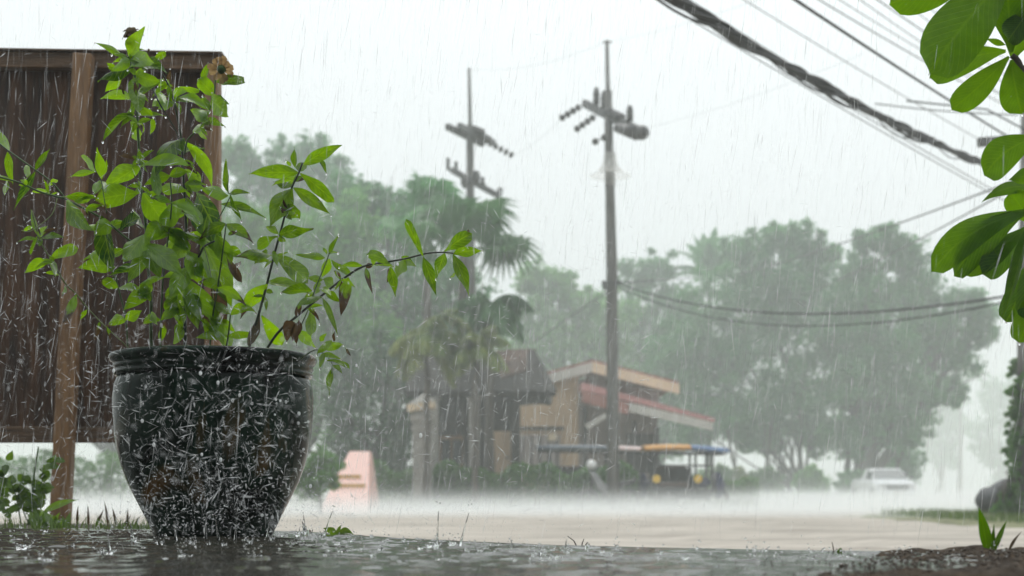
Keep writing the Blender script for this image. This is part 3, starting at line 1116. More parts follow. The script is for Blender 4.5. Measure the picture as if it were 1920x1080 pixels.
def house():
    D = 43.0
    k = SC(D)

    def X(px):
        return (px - 960) * k

    def Z(py):
        return CZ + (HY - py) * k
    r = thing('house', 'tan house with a low pitched roof and red lean-to behind the tall pole', 'house', (X(1110), D, 0.1))
    # gable roof, two slabs
    mb = MB()
    t = 0.10
    ap = (X(1110), Z(682))
    rt = (X(1270), Z(723))
    lf = (X(985), Z(716))
    mb.prism([lf, ap, rt, (rt[0], rt[1] + t), (ap[0], ap[1] + t), (lf[0], lf[1] + t)], D - 0.3, D + 5)
    roof = mb.build('roof', 'red_paint', r)
    mb = MB()
    mb.prism([(ap[0], ap[1] - 18 * k), (rt[0] + 0.02, rt[1] - 17 * k), (rt[0] + 0.02, rt[1] + 0.02), (ap[0], ap[1] + 0.03)], D - 0.36, D - 0.303)
    mb.build('fascia', 'cream', roof)
    mb = MB()
    mb.prism([(lf[0], lf[1] - 16 * k), (ap[0] - 0.003, ap[1] - 17 * k), (ap[0] - 0.003, ap[1] + 0.03), (lf[0], lf[1] + 0.02)], D - 0.36, D - 0.303)
    mb.build('fascia', 'white_board', roof)
    # walls: tan block left, mauve upper wall right, dark porch
    mb = MB()
    mb.prism([(X(975), 0.0), (X(1084), 0.0), (X(1084), Z(702)), (X(1062), Z(702)), (X(975), Z(724))], D + 0.0, D + 4)
    mb.build('wall', 'tan_wall', r)
    mb = MB()
    mb.prism([(X(1086), 0.0), (X(1240), 0.0), (X(1240), Z(731)), (X(1112), Z(702)), (X(1086), Z(708))], D + 0.9, D + 4)
    mb.build('wall', 'mauve_wall', r)
    mb = MB()
    mb.box((X(1012), D - 0.06, Z(852)), (76 * k, 0.09, 72 * k))
    mb.build('shutter', 'mauve_wall', r, bevel=0.01)
    for i in range(5):
        mb = MB()
        mb.box((X(980 + i * 16), D - 0.13, Z(852)), (2.5 * k, 0.03, 70 * k))
        mb.build('slat', 'dark_wall', r)
    mb = MB()
    mb.box((X(1015), D - 0.08, Z(803)), (84 * k, 0.13, 5 * k))
    mb.build('lintel', 'dark_wall', r)
    mb = MB()
    mb.box((X(1036), D - 0.10, Z(820)), (16 * k, 0.12, 13 * k))
    mb.build('lamp_box', 'cream', r, bevel=0.01)
    # lean-to roof
    mb = MB()
    a, b = (X(1086), Z(738)), (X(1326), Z(796))
    mb.prism([a, b, (b[0], b[1] + 0.10), (a[0], a[1] + 0.22)], D - 1.6, D + 1.2)
    lt = mb.build('lean_to_roof', 'red_tin', r)
    for i in range(12):
        t = (i + 0.5) / 12
        xx, zz = a[0] + (b[0] - a[0]) * t, a[1] + (b[1] - a[1]) * t
        mb = MB()
        mb.tube([(xx, D - 1.6, zz + 0.215 - 0.115 * t), (xx, D + 1.2, zz + 0.215 - 0.115 * t)], 0.03, 6)
        mb.build('rib', 'red_tin', lt)
    mb = MB()
    mb.prism([(X(1172), Z(778)), (X(1322), Z(812)), (X(1322), Z(797)), (X(1172), Z(762))], D - 1.67, D - 1.603)
    mb.build('fascia', 'white_board', lt)
    mb = MB()
    mb.prism([(X(1086), Z(760)), (X(1170), Z(783)), (X(1170), Z(761)), (X(1086), Z(739))], D - 1.67, D - 1.603)
    mb.build('fascia', 'red_paint', lt)
    for px in (1092, 1180, 1222):
        mb = MB()
        mb.box((X(px), D - 1.5, (Z(770 + (px - 1092) * 0.27)) / 2), (0.13, 0.13, Z(770 + (px - 1092) * 0.27)))
        mb.build('post', 'dark_wall', r)
    mb = MB()
    mb.beam((X(1094), D - 1.62, Z(806)), (X(1130), D - 1.62, Z(784)), 0.04, 0.14)
    mb.build('brace', 'white_board', r)
    mb = MB()
    mb.box((X(1205), D - 0.02, Z(850)), (60 * k, 0.05, 74 * k))
    mb.build('door', 'dark_wall', r)


house()

# pink ramp
D = 30.0
k = SC(D)


def pink_ramp():
    X = lambda px: (px - 960) * k
    Zf = lambda py: CZ + (HY - py) * k
    r = thing('ramp', 'pink concrete ramp narrowing upward with two ochre bands, right of the round bush', 'ramp', (X(642), D, 0))
    mb = MB()
    vs = [(X(596), D, 0.0), (X(690), D, 0.0), (X(672), D + 2.4, Zf(840)), (X(630), D + 2.4, Zf(840)),
          (X(596), D + 2.9, 0.0), (X(690), D + 2.9, 0.0), (X(672), D + 2.9, Zf(840)), (X(630), D + 2.9, Zf(840))]
    mb.add(vs, [(0, 1, 2, 3), (4, 7, 6, 5), (1, 5, 6, 2), (0, 3, 7, 4), (3, 2, 6, 7), (0, 4, 5, 1)])
    mb.build('slope', 'pink_concrete', r, bevel=0.02)
    for py, x0, x1 in ((893, 616, 664), (911, 606, 676)):
        t = (Zf(py)) / (Zf(840))
        mb = MB()
        mb.beam((X(x0), D + 2.4 * t - 0.03, Zf(py) + 0.0), (X(x1), D + 2.4 * t - 0.03, Zf(py) + 0.0), 0.05, 0.10)
        mb.build('band', 'ochre', r)


pink_ramp()


# ------------------------------------------------------------------ vehicles
def wheel(parent, c, rad, wid, axis='x', name='wheel'):
    mb = MB()
    n = 20
    c = Vector(c)
    ax = Vector((1, 0, 0)) if axis == 'x' else Vector((0, 1, 0))
    s = Vector((0, 0, 1))
    t = ax.cross(s)
    vs, fs = [], []
    prof = [(0.62, -0.5), (0.92, -0.5), (1.0, -0.25), (1.0, 0.25), (0.92, 0.5), (0.62, 0.5)]
    for q, w in prof:
        for i in range(n):
            a = 2 * math.pi * i / n
            vs.append(c + (s * math.cos(a) + t * math.sin(a)) * rad * q + ax * w * wid)
    m_ = len(prof)
    for j in range(m_):
        j2 = (j + 1) % m_
        for i in range(n):
            i2 = (i + 1) % n
            fs.append((j * n + i, j * n + i2, j2 * n + i2, j2 * n + i))
    mb.add(vs, fs)
    w_ = mb.build(name, 'rubber', parent, True)
    mb = MB()
    for i in range(5):
        a = 2 * math.pi * i / 5
        e = c + (s * math.cos(a) + t * math.sin(a)) * rad * 0.63
        mb.beam(c, e, wid * 0.4, rad * 0.12, ax)
    mb.tube([c - ax * wid * 0.3, c + ax * wid * 0.3], rad * 0.16, 10)
    mb.build('rim', 'rim_metal', w_)
    return w_


def tricycle(label, x0, x1, D, ztop, skins, body, seed):
    """motor tricycle with a long flat canopy, seen from the side; front at x1"""
    random.seed(seed)
    L = x1 - x0
    cx = (x0 + x1) / 2
    r = thing('motor_tricycle', label, 'tricycle', (cx, D, 0.05), 'tricycles parked before the house')
    W_ = 1.25
    # canopy of fabric panels, slightly domed and sagging
    for (a, b, m, rise) in skins:
        xa, xb = x0 + L * a, x0 + L * b
        nx, ny = 8, 7
        V, Fq = [], []
        for top in (0, 1):
            for j in range(ny):
                for i in range(nx):
                    u, v = i / (nx - 1), j / (ny - 1)
                    xx = xa + (xb - xa) * u
                    g = (xx - x0) / L
                    dome = rise * (1 - (2 * v - 1) ** 2) + rise * 0.6 * (1 - (2 * g - 1) ** 2)
                    V.append((xx, D - W_ / 2 + W_ * v, ztop + dome - 0.05 + (0.05 if top else 0) - 0.06 * g))
        for top in (0, 1):
            o = top * nx * ny
            for j in range(ny - 1):
                for i in range(nx - 1):
                    q = (o + j * nx + i, o + j * nx + i + 1, o + (j + 1) * nx + i + 1, o + (j + 1) * nx + i)
                    Fq.append(q if top else q[::-1])
        edge = [i for i in range(nx)] + [j * nx + nx - 1 for j in range(1, ny)] + [(ny - 1) * nx + i for i in range(nx - 2, -1, -1)] + [j * nx for j in range(ny - 2, 0, -1)]
        for i in range(len(edge)):
            p, q = edge[i], edge[(i + 1) % len(edge)]
            Fq.append((p, q, q + nx * ny, p + nx * ny))
        MB().add(V, Fq).build('canopy', m, r, True)
    mb = MB()
    for s in (-1, 1):
        y = D + s * (W_ / 2 - 0.04)
        mb.tube([(x0 + 0.05, y, ztop - 0.08), (x1 - 0.05, y, ztop - 0.13)], 0.022, 6)
    for t in (0.02, 0.35, 0.68, 0.97):
        mb.tube([(x0 + L * t, D - W_ / 2 + 0.04, ztop - 0.08 - 0.05 * t), (x0 + L * t, D + W_ / 2 - 0.04, ztop - 0.08 - 0.05 * t)], 0.02, 6)
    mb.build('canopy_frame', 'black_metal', r)
    for t in (0.12, 0.60, 0.80):
        for s in (-1, 1):
            mb = MB()
            mb.tube([(x0 + L * t, D + s * (W_ / 2 - 0.06), 0.45), (x0 + L * t, D + s * (W_ / 2 - 0.06), ztop - 0.1)], 0.032, 6)
            mb.build('post', 'black_metal', r)
    # tub body with bench, rail and lamps
    mb = MB()
    xa, xb = x0 + L * 0.10, x0 + L * 0.62
    mb.prism([(xa, 0.32), (xb, 0.32), (xb + 0.06, 0.50), (xb, 0.86), (xb - 0.10, 0.86), (xb - 0.12, 0.55), (xa + 0.12, 0.55), (xa + 0.10, 0.86), (xa, 0.86), (xa - 0.05, 0.5)], D - W_ / 2 + 0.10, D + W_ / 2 - 0.10)
    mb.box(((xa + xb) / 2, D + W_ / 2 - 0.16, 0.78), (xb - xa, 0.05, 0.62))
    mb.build('body', body, r, bevel=0.02)
    mb = MB()
    mb.box(((xa + xb) / 2, D + 0.1, 0.66), ((xb - xa) * 0.72, 0.8, 0.12))
    mb.build('seat', 'brown_seat', r, bevel=0.03)
    mb = MB()
    mb.box(((xa + xb) / 2, D + 0.48, 0.95), ((xb - xa) * 0.72, 0.08, 0.42))
    mb.build('backrest', 'brown_seat', r, bevel=0.03)
    mb = MB()
    mb.tube([(xa, D - W_ / 2 + 0.06, 1.12), (x0 + L * 0.80, D - W_ / 2 + 0.06, 1.12)], 0.028, 6)
    mb.build('hand_rail', 'black_metal', r)
    for xx in (xa + 0.08, xb + 0.02):
        mb = MB()
        mb.tube([(xx, D - W_ / 2 + 0.09, 0.80), (xx, D - W_ / 2 + 0.02, 0.80)], 0.10, 12)
        mb.build('lamp', 'yellow_lamp', r)
    for xx in (x0 + L * 0.28, ):
        wheel(r, (xx, D - W_ / 2 + 0.10, 0.33), 0.28, 0.12, 'y')
        wheel(r, (xx, D + W_ / 2 - 0.10, 0.33), 0.28, 0.12, 'y')
    # motorcycle front
    xf = x0 + L * 0.90
    wheel(r, (xf, D, 0.33), 0.28, 0.10, 'y')
    mb = MB()
    mb.tube([(xf, D - 0.08, 0.33), (xf - 0.16, D - 0.08, 0.92)], 0.025, 6)
    mb.tube([(xf, D + 0.08, 0.33), (xf - 0.16, D + 0.08, 0.92)], 0.025, 6)
    mb.tube([(xf - 0.20, D - 0.34, 1.02), (xf - 0.15, D, 0.96), (xf - 0.20, D + 0.34, 1.02)], 0.018, 6)
    mb.build('fork', 'black_metal', r)
    mb = MB()
    mb.ball((xf - 0.10, D, 0.86), 0.10, 12, 8)
    mb.build('headlight', 'lamp_clear', r, True)
    mb = MB()
    mb.ball((xf - 0.42, D, 0.72), 0.16, 12, 8, (1.6, 0.8, 0.9))
    mb.build('fuel_tank', 'navy', r, True)
    mb = MB()
    mb.box((xf - 0.72, D, 0.72), (0.5, 0.26, 0.09))
    mb.build('saddle', 'black_metal', r, bevel=0.03)
    mb = MB()
    mb.prism([(xf + 0.05, 0.30), (xf + 0.16, 0.62), (xf + 0.06, 0.95), (xf - 0.06, 0.98), (xf - 0.06, 0.36)], D - 0.22, D + 0.22)
    mb.build('leg_shield', 'navy', r, bevel=0.03)
    mb = MB()
    mb.box((xf - 0.45, D, 0.42), (0.5, 0.24, 0.26))
    mb.build('engine', 'arm_steel', r, bevel=0.03)
    return r


Dt = 36.0
kt = SC(Dt)
tricycle('motor tricycle under a long grey and pale pink canopy, left of the orange one', (1005 - 960) * kt, (1232 - 960) * kt, Dt + 0.7, CZ + (HY - 838) * kt,
         [(0, 0.62, 'canvas_grey', 0.06), (0.62, 1.0, 'canvas_pink', 0.06)], 'teal', 5)
tricycle('motor tricycle under an orange and blue canopy, nearest the big trees', (1198 - 960) * kt, (1350 - 960) * kt, Dt - 1.0, CZ + (HY - 842) * (Dt - 1) / F,
         [(0, 0.55, 'canvas_orange', 0.09), (0.55, 1.0, 'canvas_blue', 0.09)], 'car_dark', 6)
random.seed(21)


def motorcycle():
    D = 34.6
    k = SC(D)
    x = (1138 - 960) * k
    r = thing('motorcycle', 'parked motorcycle with pale fairing before the hedge, under the grey canopy', 'motorcycle', (x, D, 0.05))
    wheel(r, (x - 0.45, D, 0.30), 0.27, 0.09, 'y')
    wheel(r, (x + 0.55, D, 0.30), 0.27, 0.09, 'y')
    mb = MB()
    mb.prism([(x - 0.42, 0.92), (x - 0.30, 0.98), (x - 0.08, 0.70), (x + 0.10, 0.52), (x + 0.02, 0.40), (x - 0.22, 0.55)], D - 0.16, D + 0.16)
    mb.build('fairing', 'rim_metal', r, bevel=0.03)
    mb = MB()
    mb.prism([(x - 0.02, 0.68), (x + 0.45, 0.76), (x + 0.72, 0.84), (x + 0.70, 0.74), (x + 0.35, 0.58), (x, 0.56)], D - 0.13, D + 0.13)
    mb.build('saddle', 'black_metal', r, bevel=0.03)
    mb = MB()
    mb.box((x + 0.15, D, 0.40), (0.55, 0.22, 0.24))
    mb.build('engine', 'arm_steel', r, bevel=0.03)
    mb = MB()
    mb.tube([(x - 0.45, D - 0.07, 0.30), (x - 0.30, D - 0.07, 0.95)], 0.02, 6)
    mb.tube([(x - 0.45, D + 0.07, 0.30), (x - 0.30, D + 0.07, 0.95)], 0.02, 6)
    mb.tube([(x - 0.24, D - 0.33, 1.05), (x - 0.31, D, 1.0), (x - 0.24, D + 0.33, 1.05)], 0.016, 6)
    mb.build('handlebar', 'black_metal', r)
    # globe lamp
    D2 = 35.0
    gx = (1109 - 960) * SC(D2)
    g = thing('globe_lamp', 'round white globe lamp on a short post in the hedge', 'lamp', (gx, D2, 0.05))
    z = CZ + (HY - 872) * SC(D2)
    mb = MB()
    mb.ball((gx, D2, z), 0.13, 16, 10)
    mb.build('globe', 'white_paint', g, True)
    mb = MB()
    mb.tube([(gx, D2, 0), (gx, D2, z - 0.11)], 0.03, 8)
    mb.tube([(gx, D2, z - 0.14), (gx, D2, z - 0.10)], 0.06, 10)
    mb.build('post', 'black_metal', g)


motorcycle()


def car():
    D = 64.0
    k = SC(D)
    cx = (1682 - 960) * k
    r = thing('car', 'white pickup car coming down the wet road out of the mist', 'car', (cx, D, 0.05))
    w = 1.80
    # body as stacked sections along its length (front faces the camera)
    secs = [(-0.02, 0.80, 0.28, 0.86), (0.10, 0.88, 0.26, 0.98), (1.15, 0.90, 0.26, 1.10), (1.25, 0.90, 0.26, 1.14), (3.2, 0.90, 0.26, 1.16), (5.0, 0.88, 0.30, 1.14), (5.1, 0.84, 0.34, 1.10)]
    V, Fq = [], []
    ring = 10
    for (dy, hw, z0, z1) in secs:
        for (a, b) in ((-0.9, 0.0), (-1, 0.15), (-1.0, 0.6), (-0.97, 0.86), (-0.85, 1.0), (0.85, 1.0), (0.97, 0.86), (1.0, 0.6), (1, 0.15), (0.9, 0.0)):
            V.append((cx + a * hw, D + dy, z0 + (z1 - z0) * b))
    for i in range(len(secs) - 1):
        for j in range(ring):
            j2 = (j + 1) % ring
            Fq.append((i * ring + j, i * ring + j2, (i + 1) * ring + j2, (i + 1) * ring + j))
    Fq += [tuple(range(ring)), tuple((len(secs) - 1) * ring + j for j in range(ring - 1, -1, -1))]
    MB().add(V, Fq).build('body', 'car_white', r, True, 0.02)
    # cabin
    mb = MB()
    cab = [(1.10, 0.82, 1.10), (1.95, 0.66, 1.60), (3.1, 0.66, 1.60), (3.4, 0.80, 1.13)]
    vs = []
    for dy, hw, z in cab:
        vs += [(cx - hw, D + dy, z), (cx + hw, D + dy, z)]
    mb.add(vs, [(0, 1, 3, 2), (2, 3, 5, 4), (4, 5, 7, 6), (0, 2, 4, 6), (1, 7, 5, 3), (0, 6, 7, 1)])
    mb.build('cabin', 'car_white', r, False, 0.04)
    mb = MB()
    def ws(t, s, o=0.022):
        y = 1.10 + 0.85 * t
        z = 1.10 + 0.50 * t
        hw = (0.82 - 0.16 * t) - 0.07
        return (cx + s * hw, D + y - o, z + o * 0.9)
    q = [ws(0.08, -1), ws(0.08, 1), ws(0.88, 1), ws(0.88, -1)]
    q2 = [ws(0.08, -1, 0.006), ws(0.08, 1, 0.006), ws(0.88, 1, 0.006), ws(0.88, -1, 0.006)]
    mb.add(q + q2, [(0, 1, 2, 3), (7, 6, 5, 4), (0, 4, 5, 1), (1, 5, 6, 2), (2, 6, 7, 3), (3, 7, 4, 0)])
    mb.build('windscreen', 'car_glass', r)
    for s in (-1, 1):
        mb = MB()
        mb.box((cx + s * 0.80, D + 1.7, 1.32), (0.03, 0.9, 0.28), Matrix.Rotation(R(-s * 14), 3, 'Y'))
        mb.build('side_window', 'car_glass', r)
    mb = MB()
    mb.prism([(cx - 0.52, 0.72), (cx - 0.44, 0.60), (cx + 0.44, 0.60), (cx + 0.52, 0.72), (cx + 0.5, 0.82), (cx - 0.5, 0.82)], D - 0.06, D + 0.02)
    g = mb.build('grille', 'car_dark', r, bevel=0.01)
    mb = MB()
    for i in range(2):
        mb.box((cx, D - 0.07, 0.67 + 0.07 * i), (0.86, 0.02, 0.018))
    mb.build('slat', 'rim_metal', g)
    for s in (-1, 1):
        mb = MB()
        mb.prism([(cx + s * 0.55, 0.74), (cx + s * 0.80, 0.78), (cx + s * 0.82, 0.90), (cx + s * 0.58, 0.84)], D - 0.05, D + 0.06)
        mb.build('headlight', 'lamp_clear', r, bevel=0.012)
        mb = MB()
        mb.ball((cx + s * 0.99, D + 1.25, 1.18), 0.10, 10, 6, (1, 0.5, 0.85))
        mb.tube([(cx + s * 0.86, D + 1.25, 1.12), (cx + s * 0.98, D + 1.25, 1.16)], 0.025, 6)
        mb.build('wing_mirror', 'car_dark', r, True)
        wheel(r, (cx + s * 0.80, D + 0.85, 0.36), 0.36, 0.24, 'x')
        wheel(r, (cx + s * 0.80, D + 4.1, 0.36), 0.36, 0.24, 'x')
    mb = MB()
    mb.prism([(cx - 0.84, 0.34), (cx + 0.84, 0.34), (cx + 0.86, 0.52), (cx - 0.86, 0.52)], D - 0.12, D + 0.03)
    mb.build('bumper', 'car_white', r, bevel=0.03)
    mb = MB()
    mb.box((cx, D - 0.125, 0.45), (0.40, 0.012, 0.11))
    mb.build('number_plate', 'white_board', r)


car()


# ------------------------------------------------------------------ utility poles and cables
def insulator_string(mb, a, b, n=4, r=0.085):
    a, b = Vector(a), Vector(b)
    d = (b - a)
    mb.tube([a, b], 0.016, 6)
    for i in range(n):
        p = a + d * (0.2 + 0.75 * i / max(1, n - 1))
        u = d.normalized()
        mb.tube([p - u * 0.03, p - u * 0.006, p + u * 0.010, p + u * 0.03], [0.025, r, r * 0.9, 0.02], 12)


def pin_insulator(c, h=0.34, r=0.085):
    mb = MB()
    mb.lathe([(0.02, -0.1), (0.02, 0.02), (r, 0.03), (r * 0.6, 0.09), (r, 0.12), (r * 0.6, 0.18), (r * 0.9, 0.21), (r * 0.5, h), (0.001, h + 0.02)], c, 10)
    return mb


def pole_tall():
    D = 34.0
    k = SC(D)
    pt = lambda px, py, dd=0: P(px, py, D + dd)
    base = pt(1150, 0)
    b = Vector((base.x, D, 0.0))
    r = thing('utility_pole', 'tall utility pole with a tilted crossarm and pale cone guard, right of the picture middle', 'utility pole', b)
    mb = MB()
    pts = [Vector((b.x, D, -0.1)), pt(1149, 800), pt(1147, 500), pt(1143, 330), pt(1140, 170)]
    mb.tube(pts, [0.155, 0.15, 0.135, 0.11, 0.095], 14)
    mb.build('pole', 'pole_concrete', r, True)
    mb = MB()
    mb.tube([pt(1141, 250), pt(1138, 76)], [0.06, 0.045], 10)
    mb.build('top_pipe', 'pole_pipe', r, True)
    mb = MB()
    mb.tube([pt(1138, 79) + Vector((-0.10, 0, 0)), pt(1138, 79) + Vector((0.12, 0, 0))], 0.02, 6)
    mb.build('wire_clamp', 'arm_steel', r)
    # crossarm: runs towards the camera on the right (lower right end is nearer)
    a, e = P(1096, 193, D + 1.4), P(1204, 247, D - 1.6)
    a2, e2 = P(1096, 193, D + 1.4) + Vector((0.05, 0.13, 0.02)), e + Vector((0.05, 0.13, 0.0))
    mb = MB()
    mb.beam(a, e, 0.13, 0.17)
    mb.build('crossarm', 'arm_steel', r)
    mb = MB()
    mb.beam(a2 + Vector((0, 0.14, 0)), e2 + Vector((0, 0.14, 0)), 0.11, 0.15)
    mb.build('crossarm', 'arm_steel', r)
    mb = MB()
    mb.tube([e + Vector((-0.55, 0.5, 0.22)), e + Vector((-0.1, 0.05, -0.02))], [0.10, 0.17], 12)
    mb.ball(e + Vector((0, 0, -0.02)), 0.17, 12, 8)
    mb.build('line_switch', 'insulator', r, True)
    d = e - a
    for t, dz in ((0.22, 0.32), (0.36, 0.42), (0.80, 0.30)):
        p = a + d * t
        pin_insulator(p + Vector((0, 0, 0.10)), 0.42 if t < 0.5 else 0.36, 0.10).build('insulator', 'insulator', r, True)
    for (p0, p1) in (((1092, 197), (1052, 222)), ((1118, 216), (1080, 243)), ((1137, 256), (1115, 266))):
        mb = MB()
        insulator_string(mb, pt(*p0, 0.3), pt(*p1, -0.6), 4 if p0[0] < 1130 else 2)
        mb.build('insulator_string', 'insulator', r, True)
    mb = MB()
    for t in (0.45, 0.55, 0.62):
        p = a + d * t
        mb.ball(p + Vector((0.0, -0.1, 0.05)), 0.13, 10, 6, (1.2, 1, 0.8))
    mb.build('cut_out', 'insulator', r, True)
    mb = MB()
    mb.lathe([(0.13, 0.56), (0.15, 0.42), (0.20, 0.25), (0.34, 0.06), (0.50, 0.0), (0.49, -0.012), (0.33, 0.04), (0.19, 0.23), (0.14, 0.41), (0.122, 0.56)], pt(1144, 330), 24)
    mb.tube([pt(1144.5, 348), pt(1143.5, 300)], 0.135, 14)
    mb.build('cone_guard', 'guard', r, True)
    mb = MB()
    mb.tube([pt(1146, 532) + Vector((-0.22, -0.12, 0)), pt(1146, 532) + Vector((0.22, -0.12, 0.03))], 0.03, 6)
    mb.tube([pt(1146, 528) + Vector((-0.2, -0.14, 0)), pt(1146, 545) + Vector((-0.16, -0.14, 0))], 0.05, 6)
    mb.build('cable_bracket', 'arm_steel', r)
    return r


pole_tall()


def pole_left():
    D = 42.0
    pt = lambda px, py, dd=0: P(px, py, D + dd)
    b = Vector((pt(884, 0).x, D, 0.0))
    r = thing('utility_pole', 'utility pole with two crossarms rising behind the fan palm', 'utility pole', b)
    mb = MB()
    mb.tube([Vector((b.x, D, -0.1)), pt(883, 600), pt(882, 390), pt(881, 235)], [0.16, 0.14, 0.12, 0.105], 12)
    mb.build('pole', 'pole_concrete', r, True)
    mb = MB()
    mb.tube([pt(882, 260), pt(879.5, 128)], [0.06, 0.045], 8)
    mb.build('top_pipe', 'pole_pipe', r, True)
    a, e = P(838, 237, D - 0.8), P(905, 270, D + 0.8)
    for o in (Vector((0, 0, 0)), Vector((0.34, 0.15, 0.06))):
        mb = MB()
        mb.beam(a + o, e + o, 0.13, 0.17)
        mb.build('crossarm', 'arm_steel', r)
    for (p0, p1, n) in (((890, 246), (918, 262), 5), ((898, 258), (962, 292), 6), ((886, 240), (905, 248), 4)):
        mb = MB()
        insulator_string(mb, pt(*p0, 0.2), pt(*p1, -0.4), n, 0.105)
        mb.build('insulator_string', 'insulator', r, True)
    a, e = pt(846, 318, -0.5), pt(930, 365, 0.5)
    mb = MB()
    mb.beam(a, e, 0.11, 0.15)
    mb.build('crossarm', 'arm_steel', r)
    for (px, py, px2, py2) in ((840, 318, 840, 296), (855, 322, 855, 303), (905, 345, 905, 332)):
        mb = MB()
        mb.tube([pt(px, py), pt(px2, py2)], 0.055, 8)
        mb.tube([pt(px, py), pt(px + 6, py + 2)], 0.03, 6)
        mb.build('cut_out', 'insulator', r, True)
    mb = MB()
    mb.tube([pt(937, 352), pt(931, 384)], 0.06, 8)
    mb.tube([pt(937, 352), pt(943, 354), pt(940, 370), pt(931, 384)], 0.02, 6)
    mb.build('fuse_holder', 'insulator', r, True)
    mb = MB()
    mb.ball(pt(872, 340), 0.17, 10, 6, (0.8, 1, 1.3))
    mb.ball(pt(893, 332), 0.14, 10, 6, (0.9, 1, 1.5))
    mb.build('bracket', 'arm_steel', r, True)


pole_left()


def pole_ivy():
    D = 19.0
    x = (1930 - 960) / F * D
    r = thing('utility_pole', 'ivy covered utility pole at the edge of the right verge', 'utility pole', (x, D, 0.13))
    mb = MB()
    mb.tube([(x, D, 0.0), (x, D, 2.5), (x + 0.02, D, 5.9)], [0.165, 0.155, 0.12], 14)
    mb.build('pole', 'pole_concrete', r, True)
    mb = MB()
    mb.beam(P(1834, 267, D - 0.2), P(1990, 258, D - 0.2), 0.10, 0.11)
    mb.build('crossarm', 'arm_steel', r)
    blobs = []
    for i in range(34):
        t = random.random()
        z = 0.2 + 2.0 * t
        a = random.uniform(0, 6.3)
        blobs.append((Vector((x + 0.2 * math.cos(a), D + 0.2 * math.sin(a), z)), 0.10 + 0.08 * (1 - t)))
    for px, py in ((1903, 735), (1899, 765), (1900, 780), (1905, 750), (1907, 830), (1902, 850), (1905, 890), (1908, 870)):
        blobs.append((P(px, py, D - 0.05), 0.07))
    C, _ = cloud_points(blobs, 5, 26)
    V, Fq = leaf_quads(C, 0.075, 0.2, 0.8)
    iv = np_part('ivy', V, Fq, 'fol_green', r)


pole_ivy()


def cable(label, pts, rad, m='cable', group=None, sag=0.0, name='overhead_cable', n=14):
    mb = MB()
    q = []
    for (a, b) in zip(pts, pts[1:]):
        q += curve_pts(P(*a), P(*b), n, -sag)[(0 if not q else 1):]
    mb.tube(q, rad, 6)
    o = mb.build(name, m, None, True)
    tag(o, label, 'cable', group)
    return o


# thick bundle of many cables
bd = thing('cable_bundle', 'thick sagging bundle of twisted black cables running to the ivy pole', 'cable bundle', P(1850, 305, 18.8))
A, B = P(1180, -55, 9.2), P(1862, 312, 18.7)
for sidx in range(15):
    mb = MB()
    pts = []
    ph = random.uniform(0, 6.3)
    fr = random.uniform(3.5, 8)
    am = random.uniform(0.010, 0.045) * (1.5 if sidx > 11 else 1)
    for i in range(61):
        t = i / 60
        p = A.lerp(B, t) + Vector((0, 0, -0.10 * 4 * t * (1 - t)))
        pinch = 0.45 + 0.55 * abs(math.sin(t * 11.0 + 0.6))
        w = am * pinch
        p += Vector((math.cos(ph + fr * t * 4) * w * 0.8, 0, math.sin(ph + fr * t * 4) * w - (0.02 * pinch if sidx > 8 else 0)))
        pts.append(p)
    mb.tube(pts, random.uniform(0.007, 0.015), 6)
    mb.build('strand', 'cable', bd, True)
for t0, t1, dz in ((0.50, 0.66, -0.12), (0.72, 0.86, -0.10), (0.22, 0.34, -0.07)):
    mb = MB()
    mb.tube(curve_pts(A.lerp(B, t0) + Vector((0, 0, -0.10 * 4 * t0 * (1 - t0))), A.lerp(B, t1) + Vector((0, 0, -0.10 * 4 * t1 * (1 - t1))), 10, dz), 0.007, 5)
    mb.build('strand', 'cable', bd, True)

cable('single heavy black cable running down to the ivy pole, above the thick bundle', [(1450, -28, 10), (1903, 264, 18.8)], 0.0125, sag=0.02)
GW = 'thin pale wires under the thick bundle'
cable('lower of two thin pale wires running below the thick bundle', [(1190, -25, 13), (1893, 382, 19)], 0.006, 'cable_grey', GW, 0.02)
cable('upper of two thin pale wires running below the thick bundle', [(1222, -20, 13), (1880, 366, 19)], 0.006, 'cable_grey', GW, 0.02)
GP = 'faint parallel wires at the upper right'
for i, (x0, x1, y1) in enumerate(((1290, 1700, 250), (1390, 1905, 300), (1530, 1900, 205), (1570, 1880, 180), (1612, 1900, 190), (1645, 1900, 165), (1690, 1900, 150), (1720, 1920, 130))):
    cable('faint thin wire in the fan of parallel wires behind the upper broad leaves', [(x0 - 30, -22, 24), (x1, y1, 36)], 0.010 if i not in (2, 5) else 0.014, 'cable_grey', GP, 0.05)
cable('dark slack wire curving into the top of the ivy pole', [(1700, 189, 17), (1850, 205, 18), (1925, 245, 19)], 0.011, 'cable', None, 0.0)
cable('grey slack wire crossing just behind the heavy black cable to the ivy pole', [(1640, 194, 20), (1910, 215, 20)], 0.010, 'cable_grey', None, 0.03)
GB = 'sagging cables between the tall pole and the ivy pole'
cable('upper sagging cable from the tall pole across the trees to the ivy pole', [(1149, 528, 34), (1930, 548, 19)], 0.019, 'cable', GB, 0.50, n=24)
cable('lower sagging cable from the tall pole across the trees to the ivy pole', [(1149, 533, 34), (1930, 556, 19)], 0.013, 'cable', GB, 0.66, n=24)
cable('dark cable leaving the tall pole bracket level to the right into the trees', [(1149, 531, 34), (1310, 520, 84)], 0.024, 'cable', None, 0.0)
GC = 'pale wires climbing over the trees to the ivy pole'
cable('upper pale wire climbing from the tree tops to the ivy pole', [(1380, 515, 52), (1905, 338, 19)], 0.015, 'cable_grey', GC, 0.1)
cable('lower pale wire climbing from the tree tops to the ivy pole', [(1500, 555, 52), (1905, 350, 19)], 0.013, 'cable_grey', GC, 0.1)
